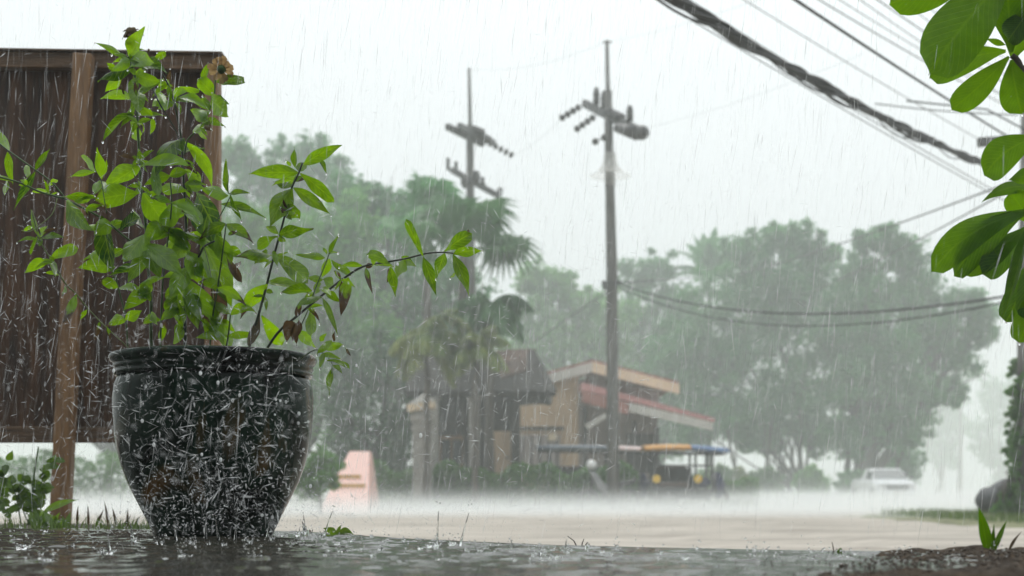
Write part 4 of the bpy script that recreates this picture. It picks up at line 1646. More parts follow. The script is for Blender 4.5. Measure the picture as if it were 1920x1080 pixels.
cable('thin guy wire slanting down left from the tall pole', [(1140, 545, 34), (1000, 642, 37)], 0.012, 'cable_grey')
cable('faint top wire joining the tips of the two poles', [(880, 129, 42), (1138, 78, 34)], 0.003, 'cable_grey', None, 0.25)
cable('faint wire leaving the tip of the tall pole to the upper right', [(1138, 78, 34), (1500, -30, 20)], 0.0022, 'cable_grey', None, 0.1)
GI = 'faint line wires between the crossarms'
cable('faint line wire joining the upper insulator strings of the two poles', [(962, 292, 41.6), (1052, 222, 33.4)], 0.0028, 'cable_grey', GI, 0.1)
cable('faint line wire from the line switch to the upper right', [(1210, 240, 32.4), (1620, 100, 22)], 0.0022, 'cable_grey', GI, 0.1)

# boulders and verge grass
GBo = 'dark boulders by the ivy pole'
for (px, py, rr, lab) in ((1856, 938, 27, 'smallest dark boulder, leftmost of the pile by the ivy pole'), (1890, 928, 34, 'dark boulder topping the pile by the ivy pole'),
                          (1872, 948, 26, 'dark boulder low in the middle of the pile by the ivy pole'), (1915, 940, 34, 'dark boulder half hidden by leaves at the foot of the ivy pole')):
    D = 20 if px != 1890 else 20.6
    mb = MB()
    mb.ball(P(px, py, D), rr * SC(D), 14, 9, (1, 1, 0.9), 0.10)
    o = mb.build('boulder', 'boulder', None, True)
    tag(o, lab, 'boulder', GBo)
tree('shrub', 'small leafy bush in front of the boulders at the ivy pole', 19.0, (1905, 0.13), [(1895, 935, 22), (1908, 915, 20), (1880, 948, 18), (1915, 950, 22)], 'fol_green', 0.07, 10, 45, 0.01, None, cat='bush')


def blades(n, xr, yr, zf, hr, w, lean=0.5):
    V, Fq = [], []
    for _ in range(n):
        x, y = random.uniform(*xr), random.uniform(*yr)
        z = zf(x, y)
        h = random.uniform(*hr)
        a = random.uniform(0, 6.3)
        l = random.uniform(0.1, lean) * h
        dx, dy = math.cos(a) * l, math.sin(a) * l
        b = random.uniform(0, 6.3)
        wx, wy = math.cos(b) * w, math.sin(b) * w
        o = len(V)
        V += [(x - wx, y - wy, z), (x + wx, y + wy, z), (x + dx * 0.35 + wx * 0.8, y + dy * 0.35 + wy * 0.8, z + h * 0.6), (x + dx * 0.35 - wx * 0.8, y + dy * 0.35 - wy * 0.8, z + h * 0.6),
              (x + dx, y + dy, z + h)]
        Fq += [(o, o + 1, o + 2), (o, o + 2, o + 3), (o + 3, o + 2, o + 4)]
    return V, Fq


V, Fq = blades(6000, (5.9, 9.5), (16, 23), lambda x, y: 0.10, (0.05, 0.15), 0.006)
tag(np_mesh('grass', V, Fq, 'grass', None, 3), 'short yellow green grass on the right verge', 'grass', kind='stuff')
V, Fq = blades(900, (-1.75, -0.72), (3.40, 3.75), lambda x, y: LZ - 0.02, (0.02, 0.055), 0.0016, 0.8)
tag(np_mesh('grass', V, Fq, 'grass', None, 3), 'low wet grass along the slab edge, left of the pot', 'grass', kind='stuff')
V, Fq = blades(4000, (-9, 6), (34.2, 35.4), lambda x, y: 0.04, (0.12, 0.35), 0.012)
tag(np_mesh('grass', V, Fq, 'grass', None, 3), 'rough grass at the foot of the long hedge', 'grass', kind='stuff')


# ------------------------------------------------------------------ wooden board seen from behind
def board():
    D = 4.70
    k = SC(D)
    X = lambda px: (px - 960) * k
    Z = lambda py: CZ + (HY - py) * k
    r = thing('wooden_board', 'big dark wooden board seen from behind, on a leaning brown post at the left', 'board', (X(130), D, LZ - 0.05))
    # panel of upright boards
    x = X(-130)
    xe = X(388)
    i = 0
    while x < xe:
        w = 0.152
        x2 = min(x + w, xe)
        mb = MB()
        mb.box(((x + x2) / 2, D + 0.03 + random.uniform(-0.002, 0.002), (Z(128) + Z(806)) / 2), (x2 - x - 0.0012, 0.014, Z(128) - Z(806)))
        mb.build('plank', 'panel_wood', r)
        x = x2
    mb = MB()
    vs = []
    mb.prism([(X(-130), Z(97)), (X(416), Z(106)), (X(416), Z(134)), (X(-130), Z(128))][::-1], D - 0.022, D + 0.02)
    mb.build('rail', 'rail_wood', r, bevel=0.003)
    mb = MB()
    mb.prism([(X(-130), Z(97) + 0.001), (X(420), Z(106) + 0.001), (X(420), Z(102.5)), (X(-130), Z(93.5))], D - 0.035, D + 0.06)
    mb.build('top_board', 'rail_wood', r)
    mb = MB()
    mb.box(((X(-130) + X(416)) / 2, D, Z(815)), (X(416) - X(-130), 0.045, 30 * k))
    mb.build('rail', 'rail_wood', r, bevel=0.003)
    mb = MB()
    mb.box((X(400), D - 0.004, (Z(134) + Z(800)) / 2), (27 * k, 0.05, Z(134.5) - Z(799.5)))
    mb.build('stile', 'wet_wood', r, bevel=0.003)
    mb = MB()
    mb.beam((X(120), D - 0.052, LZ - 0.1), (X(166), D - 0.052, Z(112)), 0.046, 0.062, (1, 0, 0))
    mb.build('post', 'wet_wood', r, bevel=0.004)
    mb = MB()
    mb.beam((X(392), D - 0.052, LZ - 0.1), (X(394), D - 0.052, Z(700)), 0.046, 0.062, (1, 0, 0))
    mb.build('post', 'wet_wood', r, bevel=0.004)


board()


# ------------------------------------------------------------------ flower pot
PX, PD = (401 - 960) * SC(2.79), 2.79


def pot():
    k = SC(PD)
    z = lambda py: (1008 - py) * k * 0.947
    r = thing('flower_pot', 'large black glazed flower pot with a ridged collar on the wet slab', 'flower pot', (PX, PD, LZ))
    c = (PX, PD, LZ)
    prof = [(0.001, 0.0), (104 * k, 0.0), (110 * k, z(1005)), (113 * k, z(996)), (126 * k, z(968)), (141 * k, z(937)), (158 * k, z(901)), (169 * k, z(868)), (177 * k, z(835)), (182 * k, z(800)), (184.5 * k, z(765)),
            (185 * k, z(735)), (183 * k, z(712)), (179 * k, z(700)), (175 * k, z(694)), (165 * k, z(694)), (165 * k, z(740)), (150 * k, z(850)), (100 * k, z(990)), (0.001, z(990))]
    mb = MB()
    mb.lathe(prof, c, 96)
    m, nt, b, out = new_mat('pot_glaze')
    N, L = nt.nodes.new, nt.links.new
    tc = N('ShaderNodeTexCoord')
    mp = N('ShaderNodeMapping')
    mp.inputs['Scale'].default_value = (1, 1, 0.5)
    L(tc.outputs['Object'], mp.inputs[0])
    no = N('ShaderNodeTexNoise')
    no.inputs['Scale'].default_value = 7
    no.inputs['Detail'].default_value = 7
    no.inputs['Distortion'].default_value = 1.2
    L(mp.outputs[0], no.inputs['Vector'])
    cr = N('ShaderNodeValToRGB')  # brown and green mottle paints reflections into the base colour
    e = cr.color_ramp.elements
    e[0].position, e[0].color = 0.36, (0.0012, 0.0022, 0.0020, 1)
    e[1].position, e[1].color = 0.68, (0.115, 0.062, 0.020, 1)
    e2 = e.new(0.55)
    e2.color = (0.008, 0.024, 0.015, 1)
    L(no.outputs['Fac'], cr.inputs[0])
    L(cr.outputs[0], b.inputs['Base Color'])
    b.inputs['Roughness'].default_value = 0.10
    b.inputs['Specular IOR Level'].default_value = 0.07
    n2 = N('ShaderNodeTexNoise')
    n2.inputs['Scale'].default_value = 16
    n2.inputs['Detail'].default_value = 4
    L(tc.outputs['Object'], n2.inputs['Vector'])
    bp = N('ShaderNodeBump')
    bp.inputs['Strength'].default_value = 0.25
    bp.inputs['Distance'].default_value = 0.01
    L(n2.outputs['Fac'], bp.inputs['Height'])
    L(bp.outputs[0], b.inputs['Normal'])
    MT['pot_glaze'] = m
    mb.build('body', m, r, True)
    mb = MB()
    cp = [(175.5 * k, z(695)), (181 * k, z(694)), (184 * k, z(690)), (183.5 * k, z(687)), (181 * k, z(685)), (183 * k, z(681)), (185 * k, z(678)), (184.5 * k, z(675)), (184 * k, z(672)), (188 * k, z(668)), (191 * k, z(663)), (192 * k, z(659)), (191 * k, z(655)),
          (188 * k, z(651.5)), (183 * k, z(650)), (176 * k, z(651)), (172 * k, z(655)), (171 * k, z(690)), (175.5 * k, z(695))]
    mb.lathe(cp, c, 96)
    mb.build('collar', m, r, True)
    mb = MB()
    seg, rings = 40, 8
    vs, fs = [(PX, PD, LZ + z(672))], []
    for i in range(1, rings + 1):
        for s in range(seg):
            a = 2 * math.pi * s / seg
            rr = 170 * k * i / rings
            vs.append((PX + rr * math.cos(a), PD + rr * math.sin(a), LZ + z(674) + random.uniform(-0.004, 0.004)))
    for s in range(seg):
        fs.append((0, 1 + s, 1 + (s + 1) % seg))
    for i in range(rings - 1):
        for s in range(seg):
            p, q = 1 + i * seg + s, 1 + i * seg + (s + 1) % seg
            fs.append((p, p + seg, q + seg, q))
    mb.add(vs, fs)
    mb.build('potting_soil', 'soil', r, True)


pot()


# ------------------------------------------------------------------ leaves
TIPS = []


def make_leaf(parent, b, t, width, m, name='leaf', arch=0.0, roll=0.0, fold=0.25, tipd=0.0, shape='lance', tone=0.5, brown=0.0, wave=0.04, nl=10, nw=4, twist=0.0, curl=0.0):
    """leaf between two points; width seen face-on; roll turns it off the view axis"""
    b, t = Vector(b), Vector(t)
    ax = t - b
    L = ax.length
    ax.normalize()
    view = ((b + t) / 2 - cam.location).normalized()
    side = ax.cross(view)
    if side.length < 1e-3:
        side = Vector((1, 0, 0))
    side.normalize()
    if side.z < 0:
        side = -side
    nrm = side.cross(ax).normalized()
    up2 = Vector((0, 0, 1)) - ax * ax.z
    if up2.length < 0.15:
        up2 = side
    up2.normalize()
    V, Fq, UV = [], [], []
    ph = random.uniform(0, 6.3)
    for i in range(nl + 1):
        v = i / nl
        if shape == 'lance':
            wv = (math.sin(math.pi * v ** 0.78)) ** 1.15
            wv = max(wv, 0.09 if v < 0.5 else 0.0)
        elif shape == 'ovate':
            wv = math.sin(math.pi * min(1, v ** 0.62)) ** 0.75
            wv = max(wv, 0.10 if v < 0.5 else 0.0)
        else:                                  # obovate, blunt end
            wv = (0.09 + 0.91 * math.sin(math.pi / 2 * min(1, v / 0.66)) ** 1.15) if v < 0.66 else math.sqrt(max(0, 1 - ((v - 0.66) / 0.34) ** 2.3))
        c = b + ax * (L * v) + up2 * (arch * L * 4 * v * (1 - v)) + nrm * (curl * L * v * v)
        rr = roll + twist * (v - 0.5)
        s2 = side * math.cos(rr) + nrm * math.sin(rr)
        n2 = nrm * math.cos(rr) - side * math.sin(rr)
        for j in range(nw + 1):
            u = j / nw * 2 - 1
            hw = width * 0.5 * wv
            p = c + s2 * (u * hw) - n2 * (abs(u) * hw * fold) + n2 * (wave * width * math.sin(v * 9 + ph + (2 if u > 0 else 0)) * abs(u) ** 2)
            V.append(p)
            UV.append((j / nw, v))
    for i in range(nl):
        for j in range(nw):
            q = i * (nw + 1) + j
            Fq.append((q, q + 1, q + nw + 2, q + nw + 1))
    mb = MB()
    mb.add(V, Fq)
    o = mb.build(name, m, parent, True)
    ul = o.data.uv_layers.new(name='UVMap')
    for lp in o.data.loops:
        ul.data[lp.index].uv = UV[lp.vertex_index]
    o.color = (tone, brown, 0, 1)
    if name == 'leaf':
        TIPS.append((V[nl * (nw + 1) + nw // 2], width, [V[random.randrange(len(V))] for _ in range(2)]))
    return o


def stem_tube(parent, pts, r0, r1, m, name='stem'):
    pts = [Vector(p) for p in pts]
    # smooth the polyline (Catmull-Rom)
    out = []
    for i in range(len(pts) - 1):
        p0, p1, p2, p3 = pts[max(i - 1, 0)], pts[i], pts[i + 1], pts[min(i + 2, len(pts) - 1)]
        for s in range(4):
            t = s / 4
            out.append(0.5 * ((2 * p1) + (p2 - p0) * t + (2 * p0 - 5 * p1 + 4 * p2 - p3) * t * t + (3 * p1 - p0 - 3 * p2 + p3) * t ** 3))
    out.append(pts[-1])
    mb = MB()
    mb.tube(out, np.linspace(r0, r1, len(out)), 7)
    return mb.build(name, m, parent, True)


PL = thing('potted_zinnia', 'straggly green leafy plant with two faded flowers growing in the black pot', 'plant', (PX, PD, LZ + 0.35))


def stem(px_pts, D0, D1, r0, r1, m='stem'):
    n = len(px_pts)
    return stem_tube(PL, [P(x, y, D0 + (D1 - D0) * i / (n - 1)) for i, (x, y) in enumerate(px_pts)], r0 * 0.68, r1 * 0.85, m)


sA = stem([(284, 672), (283, 600), (283, 560), (278, 500), (273, 420), (265, 360), (262, 310), (260, 270), (257, 208), (255, 168), (252, 137), (244, 117), (240, 106)], 2.80, 2.70, 0.0052, 0.0025)
stem_tube(sA, [P(244, 117, 2.70), P(262, 96, 2.71), P(270, 104, 2.72), P(258, 88, 2.71), P(250, 74, 2.70)], 0.002, 0.0016, 'stem', 'flower_stalk')
sB = stem([(347, 672), (347, 560), (347, 500), (350, 450), (348, 400), (345, 350), (343, 310), (339, 254), (324, 183), (313, 154), (294, 121)], 2.80, 2.74, 0.0055, 0.0018, 'stem_dark')
sB2 = stem([(343, 300), (333, 252), (302, 199), (284, 163), (268, 140)], 2.78, 2.73, 0.0024, 0.0016, 'stem_dark')
sC = stem([(346, 290), (352, 262), (370, 245), (385, 225), (395, 200), (402, 178), (404, 150), (410, 135)], 2.78, 2.76, 0.0028, 0.0017)
sD = stem([(300, 520), (280, 480), (233, 443), (189, 408), (124, 374), (108, 369), (73, 359), (38, 343), (0, 332), (-40, 320)], 2.74, 2.62, 0.0034, 0.0018)
sD2 = stem([(121, 370), (98, 343), (67, 319), (16, 283), (-10, 262)], 2.66, 2.62, 0.0024, 0.0018)
sD3 = stem([(107, 372), (98, 401), (73, 423), (55, 434), (40, 432)], 2.66, 2.62, 0.0014, 0.0010, 'stem_pale')
sE = stem([(262, 672), (240, 652), (225, 637), (192, 607), (162, 575), (142, 550), (127, 537), (115, 520), (100, 492), (82, 465), (70, 435), (60, 395)], 2.78, 2.64, 0.0017, 0.0018, 'stem_pale')
sF = stem([(462, 680), (470, 640), (485, 590), (500, 535), (515, 475), (530, 420), (540, 380), (548, 350), (560, 325), (567, 305)], 2.74, 2.70, 0.0042, 0.0020, 'stem_dark')
sG = stem([(490, 672), (520, 625), (560, 590), (600, 557), (640, 525), (680, 500), (720, 492), (760, 485), (800, 475), (830, 473), (850, 475)], 2.72, 2.62, 0.0040, 0.0017, 'stem_dark')
sH = stem([(560, 620), (578, 580), (590, 545), (602, 515), (614, 485), (618, 474)], 2.72, 2.66, 0.0018, 0.0013)
sI = stem([(560, 676), (590, 656), (608, 664), (622, 680), (622, 700)], 2.70, 2.58, 0.0020, 0.0012)
sJ = stem([(347, 510), (372, 482), (382, 463), (402, 452)], 2.77, 2.72, 0.0038, 0.0022, 'stem_dark')
sK = stem([(382, 462), (390, 490), (398, 530), (400, 560)], 2.73, 2.72, 0.0013, 0.001, 'stem_pale')
sL = stem([(404, 420), (432, 368), (428, 362), (426, 345)], 2.74, 2.70, 0.0016, 0.0012)
sM = stem([(200, 400), (195, 370), (190, 338), (188, 325)], 2.66, 2.64, 0.0014, 0.001)

# (base x, base y, tip x, tip y, width px, tone, brown, arch, roll, fold)
LV = [
    # stem A, top to bottom
    (sA, 2.70, [(238, 108, 178, 80, 15, .6, 0, .10, .3, .3), (241, 110, 270, 50, 36, .8, 0, -.03, .2, .25), (246, 117, 290, 118, 40, .85, 0, .12, .2, .1), (283, 110, 311, 97, 15, .45, 0, .05, .5, .3),
                (243, 113, 208, 134, 26, .85, 0, .12, .3, .2), (250, 127, 183, 153, 22, .1, 0, .22, .7, .7), (250, 127, 314, 138, 28, .2, 0, .16, .6, .5), (226, 143, 197, 172, 26, .85, 0, .0, .2, .1),
                (256, 140, 300, 152, 34, .75, 0, -.1, .2, .2), (258, 170, 306, 148, 24, .6, 0, -.06, .4, .4), (247, 184, 187, 186, 24, .75, 0, .12, .3, .25), (255, 168, 262, 212, 38, .65, 0, 0, .1, .15),
                (254, 186, 226, 240, 16, .25, 0, .05, .6, .5), (252, 214, 193, 265, 20, .3, 0, .20, .5, .5), (244, 228, 264, 262, 40, .7, 0, 0, .2, .1), (258, 217, 311, 218, 10, .55, 0, .06, .8, .4),
                (200, 118, 222, 130, 14, .8, 0, 0, .3, .2), (262, 150, 240, 175, 26, .6, 0, 0, .4, .2), (262, 198, 288, 218, 20, .7, 0, .05, .4, .3),
                (262, 313, 356, 310, 28, .85, 0, .16, .35, .3), (262, 312, 188, 360, 40, .75, .12, .04, .3, .5), (264, 362, 178, 376, 54, .7, .2, .05, .2, .1), (268, 362, 312, 425, 62, .7, 0, 0, .1, .1),
                (288, 306, 297, 368, 24, .6, 0, 0, .2, .2), (264, 290, 258, 308, 12, .5, 0, 0, .3, .3), (272, 428, 250, 392, 16, .3, 0, 0, .6, .6), (278, 502, 200, 518, 20, .0, 0, .03, .5, .6), (275, 460, 345, 520, 48, .6, 0, .06, .2, .15),
                (283, 540, 232, 582, 36, .75, 0, .05, .2, .1), (282, 548, 256, 555, 40, .5, 0, .0, .2, .1), (278, 490, 240, 455, 46, .65, 0, 0, .2, .1), (270, 440, 232, 490, 52, .6, 0, 0, .2, .1), (276, 470, 300, 520, 44, .7, .0, 0, .2, .1),
                (280, 470, 240, 530, 36, .55, .1, .05, .2, .1), (215, 500, 146, 502, 38, .6, .08, .08, .2, .1), (280, 520, 262, 565, 30, .8, .0, .0, .3, .1), (283, 585, 296, 610, 16, .8, 0, 0, .2, .1)]),
    (sB, 2.76, [(318, 184, 286, 200, 28, .95, 0, .1, .3, .2), (326, 186, 352, 170, 20, .8, 0, .1, .4, .3), (325, 172, 374, 168, 18, .7, 0, .16, .4, .3), (326, 186, 393, 208, 20, .95, .1, .22, .4, .3),
                (320, 190, 296, 205, 20, .9, 0, 0, .3, .2), (318, 160, 296, 168, 22, .7, 0, .05, .3, .2), (286, 222, 282, 252, 13, .95, 0, -.1, .4, .5), (296, 172, 310, 198, 16, .9, 0, 0, .4, .2),
                (345, 258, 292, 330, 42, .25, 0, .26, .5, .3), (346, 266, 398, 356, 28, .85, .06, .28, .3, .2), (336, 290, 384, 279, 14, .1, 0, .12, .6, .5), (345, 318, 378, 345, 28, .7, 0, .08, .3, .2),
                (348, 357, 302, 350, 30, .85, .14, .05, .3, .15), (350, 356, 384, 352, 22, .75, 0, .1, .4, .2), (347, 372, 304, 424, 42, .95, .1, .10, .2, .1), (350, 372, 370, 425, 36, .6, 0, 0, .2, .1),
                (300, 424, 402, 458, 18, .2, 0, .12, .8, .4), (347, 440, 300, 474, 34, .8, 0, .12, .3, .15), (352, 440, 428, 478, 34, .75, 0, .10, .3, .15), (350, 450, 322, 490, 40, .8, .05, 0, .2, .1),
                (352, 470, 376, 534, 44, .7, 0, 0, .2, .1), (345, 520, 335, 602, 58, .45, 0, 0, .3, .2), (350, 540, 372, 618, 42, .5, 0, 0, .3, .2), (330, 545, 345, 618, 40, .25, 0, 0, .5, .3),
                (345, 520, 416, 642, 54, .75, 0, -.02, .2, .2), (368, 362, 426, 478, 62, .0, 0, .03, .55, .35), (380, 452, 434, 576, 66, .75, 0, .02, .15, .1), (396, 500, 426, 606, 34, .5, .85, .0, .3, .3),
                (390, 560, 420, 650, 40, .8, .0, 0, .2, .1), (326, 645, 342, 598, 26, .8, .15, 0, .2, .2), (432, 652, 414, 606, 30, .9, 0, 0, .2, .1), (420, 472, 454, 530, 18, .5, .6, .05, .4, .4), (352, 480, 392, 530, 40, .6, 0, 0, .2, .1),
                (350, 500, 318, 560, 44, .55, 0, 0, .25, .1), (404, 440, 436, 510, 40, .8, 0, 0, .2, .1), (300, 420, 270, 455, 40, .75, 0, .1, .2, .1), (320, 430, 352, 470, 40, .7, 0, .1, .2, .1),
                (330, 400, 300, 380, 24, .7, .5, .1, .3, .2), (395, 640, 380, 590, 22, .6, .3, 0, .3, .2), (300, 640, 310, 600, 18, .5, .4, 0, .3, .2), (440, 505, 452, 490, 12, .5, .8, 0, .3, .3)]),
    (sC, 2.76, [(402, 180, 372, 148, 38, .7, 0, .02, .1, .1), (402, 152, 459, 154, 28, .4, 0, .03, .2, .2), (380, 152, 391, 118, 16, .55, 0, 0, .3, .3), (395, 188, 428, 218, 46, .55, 0, .05, .2, .15), (398, 186, 429, 196, 16, .1, 0, .15, .6, .5),
                (388, 224, 422, 237, 17, .5, .1, .08, .4, .3), (388, 216, 357, 206, 34, .75, .1, -.05, .3, .2), (378, 232, 362, 250, 18, .9, 0, 0, .4, .3), (392, 195, 370, 190, 22, .6, 0, 0, .3, .2), (372, 242, 388, 262, 12, .9, 0, .05, .5, .4), (384, 212, 396, 240, 22, .7, .4, 0, .4, .3)]),
    (sD, 2.66, [(190, 405, 214, 522, 42, .05, 0, -.0, .5, .45), (124, 376, 180, 434, 38, .5, 0, -.06, .4, .4), (118, 368, 184, 372, 18, .4, .08, .14, .6, .4), (140, 378, 178, 366, 16, .7, 0, 0, .4, .2), (98, 360, 60, 360, 11, .8, .1, .05, .4, .3),
                (12, 338, 8, 366, 13, .7, 0, 0, .3, .3), (28, 340, -14, 330, 12, .7, 0, .1, .3, .3), (205, 415, 176, 440, 40, .6, 0, 0, .2, .1), (225, 432, 262, 408, 26, .15, 0, .1, .6, .4)]),
    (sD2, 2.64, [(67, 318, 94, 279, 15, .25, 0, -.04, .5, .5), (66, 322, 25, 394, 17, .1, 0, -.04, .5, .5), (54, 308, 50, 334, 16, .6, 0, 0, .3, .2), (16, 284, 0, 244, 20, .7, 0, 0, .3, .3), (14, 285, 24, 346, 19, .65, 0, .02, .3, .3), (98, 342, 109, 338, 11, .9, 0, .1, .3, .2), (98, 344, 90, 348, 8, .8, 0, 0, .3, .2)]),
    (sE, 2.64, [(70, 437, 58, 392, 13, .4, 0, 0, .4, .4), (74, 448, 122, 445, 14, .35, 0, .04, .5, .5), (72, 448, 32, 454, 9, .3, 0, .05, .5, .5), (93, 485, 147, 466, 30, .75, 0, .10, .2, .15), (89, 486, 45, 512, 26, .75, .1, .05, .2, .15),
                (70, 442, 58, 478, 10, .25, 0, 0, .5, .4), (110, 516, 82, 512, 9, .8, .1, .1, .4, .3), (122, 536, 116, 558, 9, .5, .4, 0, .4, .3), (143, 552, 118, 607, 21, .6, .42, -.02, .3, .2), (164, 580, 150, 600, 10, .7, .1, 0, .4, .3),
                (62, 425, 40, 436, 10, .9, .3, 0, .4, .3), (76, 440, 88, 424, 12, .7, 0, 0, .4, .3), (96, 488, 104, 520, 16, .6, 0, 0, .4, .3), (200, 612, 208, 640, 9, .5, .5, 0, .3, .3), (186, 604, 178, 638, 12, .4, .6, 0, .3, .3)]),
    (sM, 2.64, [(190, 336, 182, 276, 22, .8, 0, 0, .2, .3), (179, 322, 152, 292, 17, .8, 0, 0, .3, .3), (179, 323, 127, 333, 13, .75, 0, .03, .4, .4), (186, 338, 176, 364, 20, .8, 0, 0, .2, .2), (190, 340, 198, 362, 18, .75, 0, 0, .3, .2), (192, 330, 200, 300, 8, .6, 0, 0, .6, .4)]),
    (sL, 2.71, [(428, 366, 378, 354, 30, .8, 0, .06, .2, .1), (429, 362, 424, 298, 15, .35, 0, 0, .5, .5), (430, 363, 469, 362, 13, .4, 0, .05, .4, .4), (432, 366, 453, 414, 12, .1, 0, .03, .5, .5), (412, 383, 498, 408, 19, .3, 0, .10, .5, .4), (428, 440, 446, 434, 10, .5, .5, 0, .3, .3)]),
    (sF, 2.71, [(553, 314, 552, 275, 14, .35, 0, 0, .3, .4), (560, 324, 466, 327, 34, .45, 0, .05, .2, .15), (570, 308, 642, 272, 30, .45, 0, .08, .2, .2), (597, 298, 612, 325, 11, .3, 0, .10, .4, .4), (560, 322, 574, 302, 22, .4, 0, 0, .3, .1), (545, 312, 536, 300, 8, .5, 0, 0, .3, .3),
                (563, 325, 627, 378, 34, .42, 0, .04, .2, .15), (550, 352, 621, 403, 28, .40, 0, .05, .2, .15), (548, 349, 512, 341, 18, .25, 0, .12, .4, .3), (551, 330, 545, 346, 22, .55, 0, 0, .3, .2), (547, 354, 506, 424, 50, .45, 0, .08, .15, .1),
                (546, 372, 516, 396, 12, .0, 0, .02, .7, .7), (538, 384, 562, 410, 36, .5, 0, .05, .2, .15), (536, 398, 548, 412, 14, .0, 0, .0, .5, .5), (524, 440, 588, 429, 28, .45, .18, .10, .25, .15), (522, 438, 498, 426, 17, .45, 0, .08, .3, .2),
                (522, 444, 482, 466, 24, .6, 0, .12, .3, .2), (522, 444, 536, 453, 15, .55, 0, 0, .3, .2), (513, 479, 440, 481, 26, .5, .28, .12, .3, .2), (500, 468, 477, 495, 24, .5, .15, 0, .3, .3), (516, 479, 578, 532, 44, .55, .10, .08, .1, .1),
                (500, 528, 579, 550, 24, .45, .28, .09, .3, .2), (501, 533, 450, 598, 34, .95, .34, .10, .2, .15), (487, 590, 466, 648, 24, .3, 1.0, 0, .3, .3), (490, 592, 528, 648, 36, 1, .12, .05, .15, .1), (512, 470, 520, 500, 14, .5, .0, 0, .3, .2), (500, 545, 512, 550, 12, .6, 0, 0, .3, .2)]),
    (sG, 2.66, [(653, 520, 640, 592, 29, .8, .50, 0, .15, .1), (684, 502, 636, 500, 13, .6, .15, .18, .4, .3), (686, 502, 698, 550, 13, .45, .55, .06, .4, .4), (735, 497, 689, 476, 25, .4, 0, .12, .2, .1), (733, 500, 742, 556, 22, .4, .05, .02, .2, .2), (733, 500, 726, 530, 16, .8, .6, 0, .3, .2),
                (757, 487, 744, 522, 26, .65, 0, 0, .3, .15), (757, 487, 781, 500, 20, .35, 0, .15, .4, .3), (794, 481, 761, 411, 20, .35, 0, -.05, .3, .25), (793, 482, 818, 554, 26, .35, 0, .03, .2, .2), (833, 475, 818, 522, 26, .4, 0, .03, .2, .15), (832, 473, 885, 437, 34, .42, .05, .08, .15, .15),
                (850, 476, 905, 470, 24, .40, 0, .05, .2, .15), (849, 477, 880, 555, 28, .35, 0, .05, .2, .2), (853, 512, 844, 521, 8, .4, .2, 0, .3, .3), (880, 440, 877, 430, 7, .3, .8, 0, .3, .3), (640, 527, 637, 552, 12, .1, 1.0, 0, .4, .4), (636, 520, 632, 510, 8, .1, 1.0, 0, .4, .4),
                (604, 557, 554, 577, 18, .5, .12, .16, .3, .2), (605, 558, 633, 628, 15, .45, 0, .08, .3, .2), (548, 602, 538, 640, 30, .3, 1.0, 0, .3, .4), (552, 606, 556, 648, 18, .3, 1.0, 0, .4, .4), (560, 600, 548, 640, 20, .3, 1.0, 0, .4, .4), (556, 622, 592, 652, 26, 1, .08, .05, .2, .1)]),
    (sH, 2.68, [(610, 484, 554, 478, 17, .5, 0, .10, .3, .2), (616, 478, 635, 440, 11, .35, 0, 0, .4, .4), (613, 477, 606, 464, 8, .4, 0, 0, .3, .3), (615, 475, 634, 473, 7, .45, 0, 0, .4, .3), (619, 485, 602, 522, 22, .65, 0, 0, .2, .15), (621, 487, 656, 515, 16, .25, .1, .08, .4, .3),
                (636, 502, 658, 517, 20, .5, 0, .10, .3, .2), (606, 524, 574, 520, 17, .65, 0, .02, .3, .15), (606, 524, 632, 542, 22, .6, 0, .08, .3, .15), (612, 545, 637, 566, 20, .55, .0, .05, .3, .15), (602, 530, 590, 552, 18, .6, 0, .05, .3, .2), (585, 545, 527, 548, 26, .4, .18, .06, .3, .2), (590, 548, 566, 568, 22, .6, 0, 0, .3, .2),
                (566, 562, 553, 592, 13, .4, .5, 0, .4, .4), (583, 575, 584, 630, 25, .6, 0, 0, .2, .15), (605, 540, 620, 555, 16, .65, 0, 0, .3, .2)]),
    (sI, 2.60, [(622, 638, 594, 664, 18, .6, 0, .08, .3, .2), (606, 652, 644, 646, 22, .65, 0, .08, .3, .2), (612, 676, 656, 692, 12, .35, 0, .10, .4, .4), (622, 690, 617, 742, 15, .4, 0, 0, .4, .4), (600, 666, 640, 674, 13, .55, .05, .08, .4, .3), (622, 684, 642, 700, 12, .4, 0, .05, .4, .3), (626, 640, 628, 620, 7, .2, .9, 0, .4, .4), (600, 640, 612, 625, 12, .6, 0, 0, .3, .2), (648, 652, 658, 668, 7, .3, .7, 0, .4, .3), (608, 662, 600, 690, 14, .55, 0, 0, .4, .3)]),
]
random.seed(77)
for st, D, lst in LV:
    for (bx, by, tx, ty, w, tone, brown, arch, roll, fold) in lst:
        d0 = D + random.uniform(-0.03, 0.05)
        d1 = d0 + random.uniform(-0.07, 0.06)
        sg = random.choice((-1, 1))
        ln = math.hypot(tx - bx, ty - by)
        shape = 'ovate' if w / max(ln, 1) > 0.72 else ('lance' if random.random() < 0.8 or ln < 30 else 'blunt')
        if (bx, tx) in ((402, 459), (735, 689), (402, 372), (93, 147)):
            shape = 'blunt'
        roll = roll + random.uniform(0, 0.35)
        w2 = w * SC(D) / max(0.55, math.cos(roll)) * (0.82 if shape == 'lance' else 0.78)
        make_leaf(st, P(bx, by, d0), P(tx, ty, d1), w2, 'leaf', 'leaf', arch * 0.5, roll * sg, fold + random.uniform(0.05, 0.3), 0, shape, min(1, max(0, (tone - 0.5) * 1.25 + 0.5 + random.uniform(-.14, .14))), brown,
                  wave=0.09, twist=random.uniform(-0.9, 0.9), nl=10)


